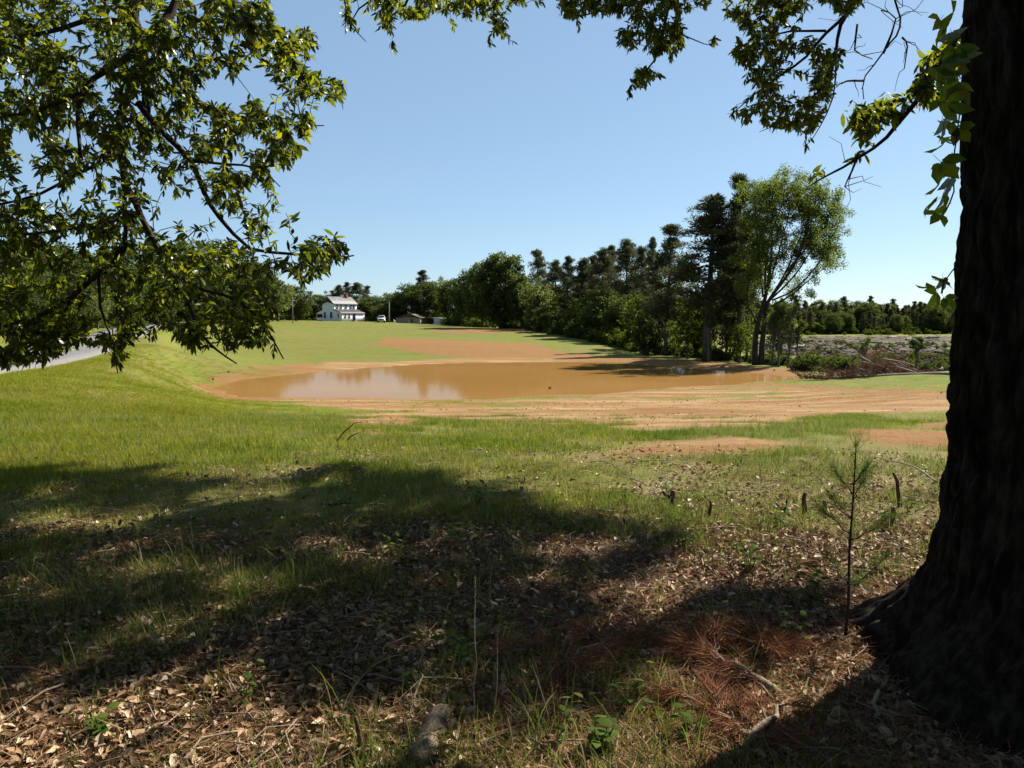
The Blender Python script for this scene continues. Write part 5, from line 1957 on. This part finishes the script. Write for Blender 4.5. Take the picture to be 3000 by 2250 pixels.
def grow(name, src, x, y, thr, s0, s1, label, leftw=None):
    ok = clear_of_things(x, y)
    x, y = x[ok], y[ok]
    g_, left = greens(x, y)
    keep = rng.random(len(x)) < g_ * thr
    if leftw is not None:
        keep &= rng.random(len(x)) < (.3 + .7 * left if leftw else 1 - left * .8)
    x, y = x[keep], y[keep]
    n = len(x)
    s_ = rng.uniform(s0, s1, n) * (.75 + .5 * fbm(x / 2.2, y / 2.2, 310, 3))
    return scatter(name, src, np.c_[x, y, H(x, y)], np.c_[rng.normal(size=n) * .08, rng.normal(size=n) * .08, rng.uniform(0, 6.28, n)], s_, label=label, cat='grass', kind='stuff')


xa, ya = wedge(30000, 2.2, 9)
xb, yb = wedge(62000, 9, 22)
grow('grass', tufts, np.r_[xa, xb], np.r_[ya, yb], 1.0, .6, 1.15, 'rough green grass between the shade and the bare clay', False)
xa, ya = wedge(26000, 6, 16, 1, -40, 10)
xb, yb = wedge(60000, 16, 60, 2, -40, 37)
grow('lawn_grass', lawns, np.r_[xa, xb], np.r_[ya, yb], 1.0, .7, 1.25, 'bright green lawn grass on the slope left of the pond', True)
xa, ya = wedge(4200, 2.2, 6.5)
xb, yb = wedge(11000, 6.5, 17)
grow('tall_grass', weedy, np.r_[xa, xb], np.r_[ya, yb], .75, .35, 1.0, 'taller grass blades standing in the leaf litter and turf', None)

# ------------------------------------------------------------------ leaf litter and straw
dl = []
for i in range(7):
    mb = MB()
    v = LEAF * np.array([1, .22 + .04 * (i % 3), 1])
    v[:, 2] += .25 * (rng.random() - .2) * (v[:, 0] - .5) ** 2 * 4 + 1.6 * rng.uniform(.2, 1.2) * v[:, 1] ** 2 * 4
    v[:, 0] -= .5
    mb.add(v, LEAF_Q, LEAF_T)
    dl.append(mb.mesh('dead_leaf', M['dead_leaf'], True))
xa, ya = wedge(110000, 2.0, 10.5, 2, -40, 40)
ok = (np.hypot(xa - OC[0], ya - OC[1]) > .95)
xa, ya = xa[ok], ya[ok]
cl, sa, ss, li, dr = masks(xa, ya)
keep = rng.random(len(xa)) < np.clip(li + .10 + .3 * dr, 0, 1) * (.45 + .55 * sstep(.35, .6, fbm(xa / .9, ya / .9, 401, 3)))
xa, ya = xa[keep], ya[keep]
n = len(xa)
scatter('leaf_litter', dl, np.c_[xa, ya, H(xa, ya) + rng.uniform(.004, .035, n)], np.c_[rng.normal(size=n) * .5, rng.normal(size=n) * .5, rng.uniform(0, 6.28, n)], .022 + .05 * rng.random(n) ** 2,
        label='brown dead oak leaves littering the shaded ground', cat='leaf litter', kind='stuff')
st = []
for i in range(5):
    mb = MB()
    k_ = 22
    P = rng.normal(size=(k_, 3)) * np.array([.07, .07, .008]) + np.array([0, 0, .015])
    d_ = unit(np.c_[rng.normal(size=(k_, 2)), rng.normal(size=k_) * .12])
    place(mb, NEED, [], NEED_T, P, d_, np.tile([0, 0, 1.], (k_, 1)) + rng.normal(size=(k_, 3)) * .3, rng.uniform(.06, .14, k_), .0024)
    st.append(mb.mesh('straw', M['straw']))
xa, ya = wedge(15000, 2.1, 9.5, 2, -40, 40)
w_ = .22 + .6 * sstep(-.5, .8, xa) * sstep(5, 3.4, ya)
keep = (rng.random(len(xa)) < w_) & (np.hypot(xa - OC[0], ya - OC[1]) > .95)
xa, ya = xa[keep], ya[keep]
n = len(xa)
scatter('pine_straw', st, np.c_[xa, ya, H(xa, ya) + rng.uniform(0, .02, n)], np.c_[rng.normal(size=n) * .12, rng.normal(size=n) * .12, rng.uniform(0, 6.28, n)], rng.uniform(.7, 1.3, n),
        label='reddish fallen pine straw over the litter by the trunk', cat='pine straw', kind='stuff')
tws = []
for i in range(4):
    mb = MB()
    d_ = np.array([1, 0, 0.])
    mb.tube(branch_path((-.15, 0, .01), (.15, 0, .015), 0, .07, 5), np.linspace(.004, .0018, 5), 4)
    mb.tube(branch_path((.0, 0, .01), (.1, .07, .03), 0, .07, 3), np.linspace(.002, .001, 3), 3)
    tws.append(mb.mesh('twig', M['dead_wood']))
xa, ya = wedge(900, 2.1, 10, 2, -40, 40)
keep = np.hypot(xa - OC[0], ya - OC[1]) > .95
xa, ya = xa[keep], ya[keep]
n = len(xa)
scatter('fallen_twigs', tws, np.c_[xa, ya, H(xa, ya) + .012], np.c_[rng.normal(size=n) * .1, rng.normal(size=n) * .1, rng.uniform(0, 6.28, n)], rng.uniform(.5, 1.5, n),
        label='small dry twigs strewn over the near ground', cat='twigs', kind='stuff')
# clods on the bare clay
cs = []
for i in range(4):
    mb = MB()
    v = rand_dirs(14) * rng.uniform(.6, 1.1, (14, 1)) * np.array([1, .8, .5])
    bm_ = __import__('bmesh').new()
    for q in v:
        bm_.verts.new(q)
    __import__('bmesh').ops.convex_hull(bm_, input=bm_.verts)
    me_ = bpy.data.meshes.new('clod')
    bm_.to_mesh(me_)
    bm_.free()
    cs.append(me_)
M['clod'] = simple('clay_clod', (0.26, 0.115, 0.05), (0.42, 0.22, 0.10), 3, .95, .05)
for me_ in cs:
    me_.materials.append(M['clod'])
xa, ya = wedge(7000, 9, 50, 1, -25, 36)
cl = masks(xa, ya)[0]
keep = (rng.random(len(xa)) < cl * .6) & clear_of_things(xa, ya)
xa, ya = xa[keep], ya[keep]
n = len(xa)
scatter('clay_clods', cs, np.c_[xa, ya, H(xa, ya) + .005], rng.uniform(0, 6.28, (n, 3)) * np.array([.1, .1, 1]), rng.uniform(.012, .04, n) * np.where(rng.random(n) < .06, 1.8, 1),
        label='small clods of red clay on the bare ground', cat='clods', kind='stuff')

# ------------------------------------------------------------------ single things in the near ground
def on(px, py):
    q = gpix(px, py)
    q[2] = gz(q[0], q[1])
    return q


# pine sapling beside the root
q = on(2474, 1885)
sp = empty('pine_sapling', q, label='slender pine sapling standing beside the root of the big oak', cat='sapling')
hh = .98
stem = np.array([(0, 0, -.03), (.012, 0, .2), (.008, 0, .45), (.016, 0, .7), (.022, 0, hh)])
mb = MB()
mb.tube(resample(stem, .08), np.interp(np.linspace(0, 1, len(resample(stem, .08))), [0, 1], [.0085, .003]), 6)
obj('stem', (mb, M['twig'], True), sp)
nd = MB()
tips = [(stem[-1], np.array([.05, 0, 1]), .16)]
for z, a_, L_, up_ in ((.30, 172, .34, .30), (.30, 20, .22, .55), (.30, 100, .2, .4), (.30, 260, .2, .4), (.55, 150, .15, .8), (.52, -20, .16, .8), (.62, 200, .12, 1.0), (.72, 30, .10, 1.2), (.75, 170, .09, 1.4), (.8, 300, .08, 1.4)):
    b_ = np.array([.012, 0, z])
    e_ = b_ + np.array([math.cos(R(a_)) * L_, math.sin(R(a_)) * L_, L_ * up_])
    mb = MB()
    P = branch_path(b_, e_, -.08, .04, 6)
    mb.tube(P, np.linspace(.0042, .0016, 6), 5)
    obj('branch', (mb, M['twig']), sp)
    for t_ in np.linspace(.35, 1, 5):
        tips.append((b_ + (e_ - b_) * t_, e_ - b_, .12))
for c_, ax_, L_ in tips:
    k_ = 22
    d_ = unit(unit(ax_) * 1.1 + rand_dirs(k_) * .8)
    place(nd, NEED, [], NEED_T, np.tile(c_, (k_, 1)) + rng.normal(size=(k_, 3)) * .006, d_, rand_dirs(k_), rng.uniform(.6, 1.1, k_) * L_, .0022)
for z in np.linspace(.5, hh, 14):
    k_ = 9
    d_ = unit(rand_dirs(k_) * .7 + np.array([0, 0, .9]))
    place(nd, NEED, [], NEED_T, np.tile((.015, 0, z), (k_, 1)), d_, rand_dirs(k_), rng.uniform(.08, .14, k_), .0022)
obj('needles', (nd, M['sapling_needle']), sp, kind='stuff')

# rotten log at the bottom edge
a, b = on(1300, 2095), on(1222, 2270)
lg = empty('rotten_log', a, label='pale rotting piece of log at the bottom edge of the picture', cat='log')
mb = MB()
P = branch_path(a, b, 0, .01, 14) - a
P[:, 2] += .018
mb.tube(P, np.interp(np.linspace(0, 1, 14), [0, .1, .5, 1], [.028, .045, .05, .046]), 14, True, .28)
obj('wood', (mb, M['dead_wood']), lg)

# dead pine boughs with rusty needles
def dead_bough(px0, py0, px1, py1, lab, r0, nside, need, thick=.022, zup=.03):
    a, b = on(px0, py0), on(px1, py1)
    e = empty('dead_pine_branch', a, label=lab, cat='branch', group='dead pine branches by the oak')
    mb = MB()
    P = branch_path(a, b, .06, .03, 10) - a
    P[:, 2] += thick + zup * np.linspace(0, 1, 10)
    mb.tube(P, np.linspace(thick, thick * .35, 10), 7, True, .1)
    obj('stem', (mb, M['dead_wood'], True), e)
    ndl = MB()
    L0 = np.linalg.norm(P[-1] - P[0])
    for k_ in range(nside):
        i = rng.integers(1, 9)
        ax = unit(P[-1] - P[0])
        sd = np.cross(ax, (0, 0, 1)) * rng.choice([-1, 1])
        e_ = P[i] + (ax * rng.uniform(.2, .9) + sd * rng.uniform(.5, 1)) * L0 * rng.uniform(.15, .35) + np.array([0, 0, rng.uniform(-.02, .06)])
        Q_ = branch_path(P[i], e_, .05, .06, 5)
        m2 = MB()
        m2.tube(Q_, np.linspace(thick * .35, .0025, 5), 5)
        obj('branchlet', (m2, M['dead_wood']), e)
        for t_ in (2, 3, 4):
            kk_ = need
            d_ = unit(unit(e_ - P[i]) * .9 + rand_dirs(kk_) * .75 * np.array([1, 1, .4]) + np.array([0, 0, -.06]))
            place(ndl, NEED, [], NEED_T, np.tile(Q_[t_], (kk_, 1)) + rng.normal(size=(kk_, 3)) * .015, d_, rand_dirs(kk_), rng.uniform(.07, .16, kk_), .0028)
    if need:
        obj('needles', (ndl, M['rust_needle']), e, kind='stuff')


dead_bough(1530, 2070, 1790, 1900, 'dead pine branch with rusty needles in the shade left of the leafy weeds', .015, 10, 26, .011)
dead_bough(2290, 2060, 2010, 1940, 'thick dead branch with red needle clusters just left of the trunk shadow', .02, 14, 26, .022, .03)
dead_bough(2330, 1900, 2080, 1985, 'fan of bright rusty pine needles near the pine sapling', .015, 14, 30, .010, .03)
dead_bough(2150, 2260, 2290, 2110, 'dead branch at the bottom edge inside the trunk shadow', .015, 4, 20, .02)
dead_bough(1680, 2030, 1900, 2130, 'thin dead branch slanting behind the leafy weeds', .01, 4, 14, .008)

dead_bough(1780, 2040, 1560, 1945, 'rusty needled branch in the deep shade left of the other dead branches', .015, 9, 22, .009)
dead_bough(2230, 2190, 1980, 2075, 'wide rusty needled branch lying between the leafy weeds and the trunk shadow', .015, 12, 24, .011)
dead_bough(1930, 2010, 2140, 1890, 'upper rusty needled branch pointing at the pine sapling', .015, 10, 24, .009)
dead_bough(1480, 2160, 1700, 2060, 'dull brown needled branch just right of the seed stalks', .012, 8, 18, .008)
# stubs and sticks
def stick(px, py, dx, up_, r0, lab, name='cut_stub', cat='stub', m_='stub', group='cut stems standing in the grass', fork=False):
    q = on(px, py)
    e = empty(name, q, label=lab, cat=cat, group=group)
    mb = MB()
    P = branch_path((0, 0, -.03), (dx, .0, up_), 0, .05, 5)
    mb.tube(P, np.linspace(r0, r0 * .6, 5), 7, True, .25)
    obj('stem', (mb, M[m_]), e)
    if fork:
        mb = MB()
        mb.tube(branch_path(P[2], P[2] + np.array([-dx - .05, 0, up_ * .4]), 0, .05, 4), np.linspace(r0 * .6, r0 * .3, 4), 6, True, .2)
        obj('fork', (mb, M[m_]), e)


stick(2637, 1492, -.07, .30, .020, 'longest cut stem, leaning left in the grass beside the big trunk')
stick(2617, 1550, -.01, .17, .035, 'stout short stump in the litter beside the big trunk')
stick(2354, 1515, .01, .20, .026, 'upright dark stub left of the pine sapling')
stick(2414, 1518, .0, .14, .024, 'small dark stub touching the pine sapling crown')
stick(2298, 1516, .02, .15, .014, 'thin forked stub, outermost left of the pine sapling', fork=True)
stick(1966, 1492, .02, .16, .038, 'splintered stump in the middle of the near grass', fork=True)
stick(2076, 1522, .01, .15, .018, 'small upright stub right of the splintered stump')
stick(1068, 2225, -.03, .16, .013, 'snapped brown stick standing left of the rotting log')
stick(2556, 2130, .02, .15, .012, 'pale snapped stick in the shade of the big trunk', m_='pale_twig')
for pts, r_, lab, m_ in (([(2745, 1412), (2680, 1368), (2620, 1352), (2565, 1338)], .006, 'thin pale twig arching out from behind the big trunk', 'pale_twig'),
                         ([(2665, 1684), (2590, 1680), (2500, 1680)], .016, 'dark stick lying on the litter against the big root', 'stub'),
                         ([(960, 1482), (1010, 1480), (1060, 1478)], .008, 'thin dark stick lying in the shaded grass at the left', 'stub'),
                         ([(1820, 2110), (1880, 2160), (1930, 2210)], .008, 'pale twig slanting in the litter by the leafy weeds', 'pale_twig'),
                         ([(2160, 1690), (2200, 1740), (2240, 1800)], .006, 'dark bent twig left of the pine sapling', 'stub')):
    P = [on(a, b) for a, b in pts]
    arch = 'arching' in lab
    P = np.array([p + np.array([0, 0, r_ + (.16 * (1 - i / len(P)) if arch else 0)]) for i, p in enumerate(P)])
    if arch:
        P = np.array(limb_pts(pts, 5.4, 6.6))
    Q_ = resample(P, .08)
    mb = MB()
    mb.tube(Q_ - P[0], np.linspace(r_, r_ * .5, len(Q_)), 6, True, .1)
    o = obj('fallen_stick', (mb, M[m_], True), None, label=lab, cat='stick', group='loose sticks on the near ground')
    o.location = P[0]
# broken switches standing in the turf in front of the pond
for a, b, c_, d_, lab in ((900, 1248, 935, 1240, 'dark broken switch in the turf, leftmost before the pond'), (985, 1296, 1060, 1236, 'long dark switch leaning right in the turf before the pond'),
                          (1010, 1298, 1058, 1268, 'forked dark switch at the foot of the long one')):
    p = on(a, b)
    e_ = at(c_, d_, p[1])
    mb = MB()
    Q_ = branch_path(p, e_, .15, .03, 7) - p
    mb.tube(Q_, np.linspace(.012, .004, 7), 5)
    o = obj('broken_switch', (mb, M['stub'], True), None, label=lab, cat='stick', group='broken switches in the turf')
    o.location = p

# seed stalks
for px, py, top, lab in ((1388, 2150, 1690, 'tall dry seed stalk rising from the shade, the taller of two'), (1452, 2130, 1845, 'shorter dry seed stalk right of the tall one')):
    q = on(px, py)
    h = at(px, top, q[1])[2] - q[2]
    e = empty('seed_stalk', q, label=lab, cat='grass stalk', group='dry seed stalks')
    mb = MB()
    P = branch_path((0, 0, 0), (.008, 0, h), 0, .008, 8)
    mb.tube(P, np.linspace(.0022, .0014, 8), 5)
    obj('stem', (mb, M['pale_twig']), e)
    mb = MB()
    k_ = 26
    zz_ = rng.uniform(h * .84, h, k_)
    place(mb, DIA, DIA_Q, [], np.c_[np.full(k_, .008), np.zeros(k_), zz_], unit(np.c_[rng.normal(size=(k_, 2)) * .35, np.ones(k_)]), rand_dirs(k_), .016, .005)
    obj('seed_head', (mb, M['pale_twig']), e)

# leafy weeds and seedlings
def make_weed(nst, h0, h1, leafL, asp, droop):
    mb, ml = MB(), MB()
    for _ in range(nst):
        a_ = rng.uniform(0, 6.28)
        h = rng.uniform(h0, h1)
        P = branch_path((0, 0, -.01), (math.cos(a_) * h * .35, math.sin(a_) * h * .35, h), .05, .03, 6)
        mb.tube(P, np.linspace(.003, .0012, 6), 4)
        k_ = max(5, int(h / .035))
        tt = np.linspace(.3, 1, k_)
        B = np.array([[np.interp(t_, np.linspace(0, 1, 6), P[:, j]) for j in range(3)] for t_ in tt])
        ph = np.arange(k_) * 2.4
        d_ = unit(np.c_[np.cos(ph), np.sin(ph), .35 - droop * rng.random(k_)])
        nn_ = unit(np.c_[rng.normal(size=(k_, 2)) * .35, np.ones(k_)])
        place(ml, LEAF, LEAF_Q, LEAF_T, B, d_, nn_, leafL * rng.uniform(.6, 1.1, k_), leafL * asp)
    return mb.mesh('stem', M['seedling'], True), ml.mesh('leaves', M['seedling'], True)


weeds = [make_weed(3, .14, .26, .085, .20, .5), make_weed(4, .10, .18, .06, .26, .4), make_weed(2, .2, .32, .075, .22, .5), make_weed(5, .05, .10, .045, .3, .3)]
WEED = [(1850, 2110, 0, .9, 'big leafy weed in front of the rusty needles, right of bottom middle'), (1625, 2215, 2, .7, 'broad leafed weed just right of the rotting log'), (2020, 2190, 1, 1.0, 'bushy weed with small leaves beside the thick dead branch'),
        (1345, 1975, 0, .9, 'dark green weed in the deep shade by the tall seed stalk'), (1640, 1940, 2, .8, 'thin shaded weed behind the dead pine branch'), (1760, 2235, 3, 1.5, 'round leafed weed at the bottom edge under the big weed'),
        (1210, 2040, 3, 1.0, 'single low leafy sprout left of the rotting log'), (1960, 1470, 3, 1.7, 'yellow green sprouts behind the splintered stump'), (1835, 1480, 1, 1.0, 'yellow green seedling left of the splintered stump'),
        (2280, 1545, 1, 1.1, 'bright yellow green seedling below the forked stub'), (2545, 1470, 2, 1.0, 'yellow green seedling right of the pine sapling top'), (2660, 1500, 1, 1.0, 'yellow green seedling behind the longest cut stem'),
        (2380, 1780, 1, 1.2, 'low weed in the litter left of the sapling stem'), (2100, 1870, 2, .7, 'thin weed in the litter above the fan of rusty needles'), (1400, 1490, 3, 1.4, 'low green sprouts at the edge of the shade, middle'),
        (1150, 1640, 0, .8, 'dark weed in the shaded grass left of centre'), (1330, 1620, 0, .9, 'shaded weed just left of the dark hollow in the middle'), (2590, 1540, 3, 1.3, 'low sprouts beside the stout short stump'),
        (300, 2180, 3, 1.2, 'low green sprout in the lit litter at the bottom left'), (700, 2100, 2, .7, 'upright weed in the lit litter left of the snapped stick'), (2010, 1620, 1, .9, 'small weed in the sunny litter right of centre'),
        (2330, 1900, 1, 1.1, 'leafy weed at the edge of the trunk shadow under the sapling'), (2200, 1680, 1, 1.3, 'spreading weed in the sunny litter left of the sapling'), (2160, 1390, 2, 1.1, 'tall green weed in the turf before the clay, right of centre')]
fw = {}
for px, py, k_, s_, lab in WEED:
    q = on(px, py)
    if k_ not in fw:
        e = empty('leafy_weed')
        obj('stem', weeds[k_][0], e)
        obj('leaves', weeds[k_][1], e)
        fw[k_] = e
    else:
        e = copy_tree(fw[k_])
    e.location = q
    e.rotation_euler = (0, 0, rng.uniform(0, 6.28))
    e.scale = (s_,) * 3
    for kk_ in ('label', 'category', 'group'):
        if kk_ in e:
            del e[kk_]
    tag(e, lab, 'weed', 'leafy weeds in the near ground')
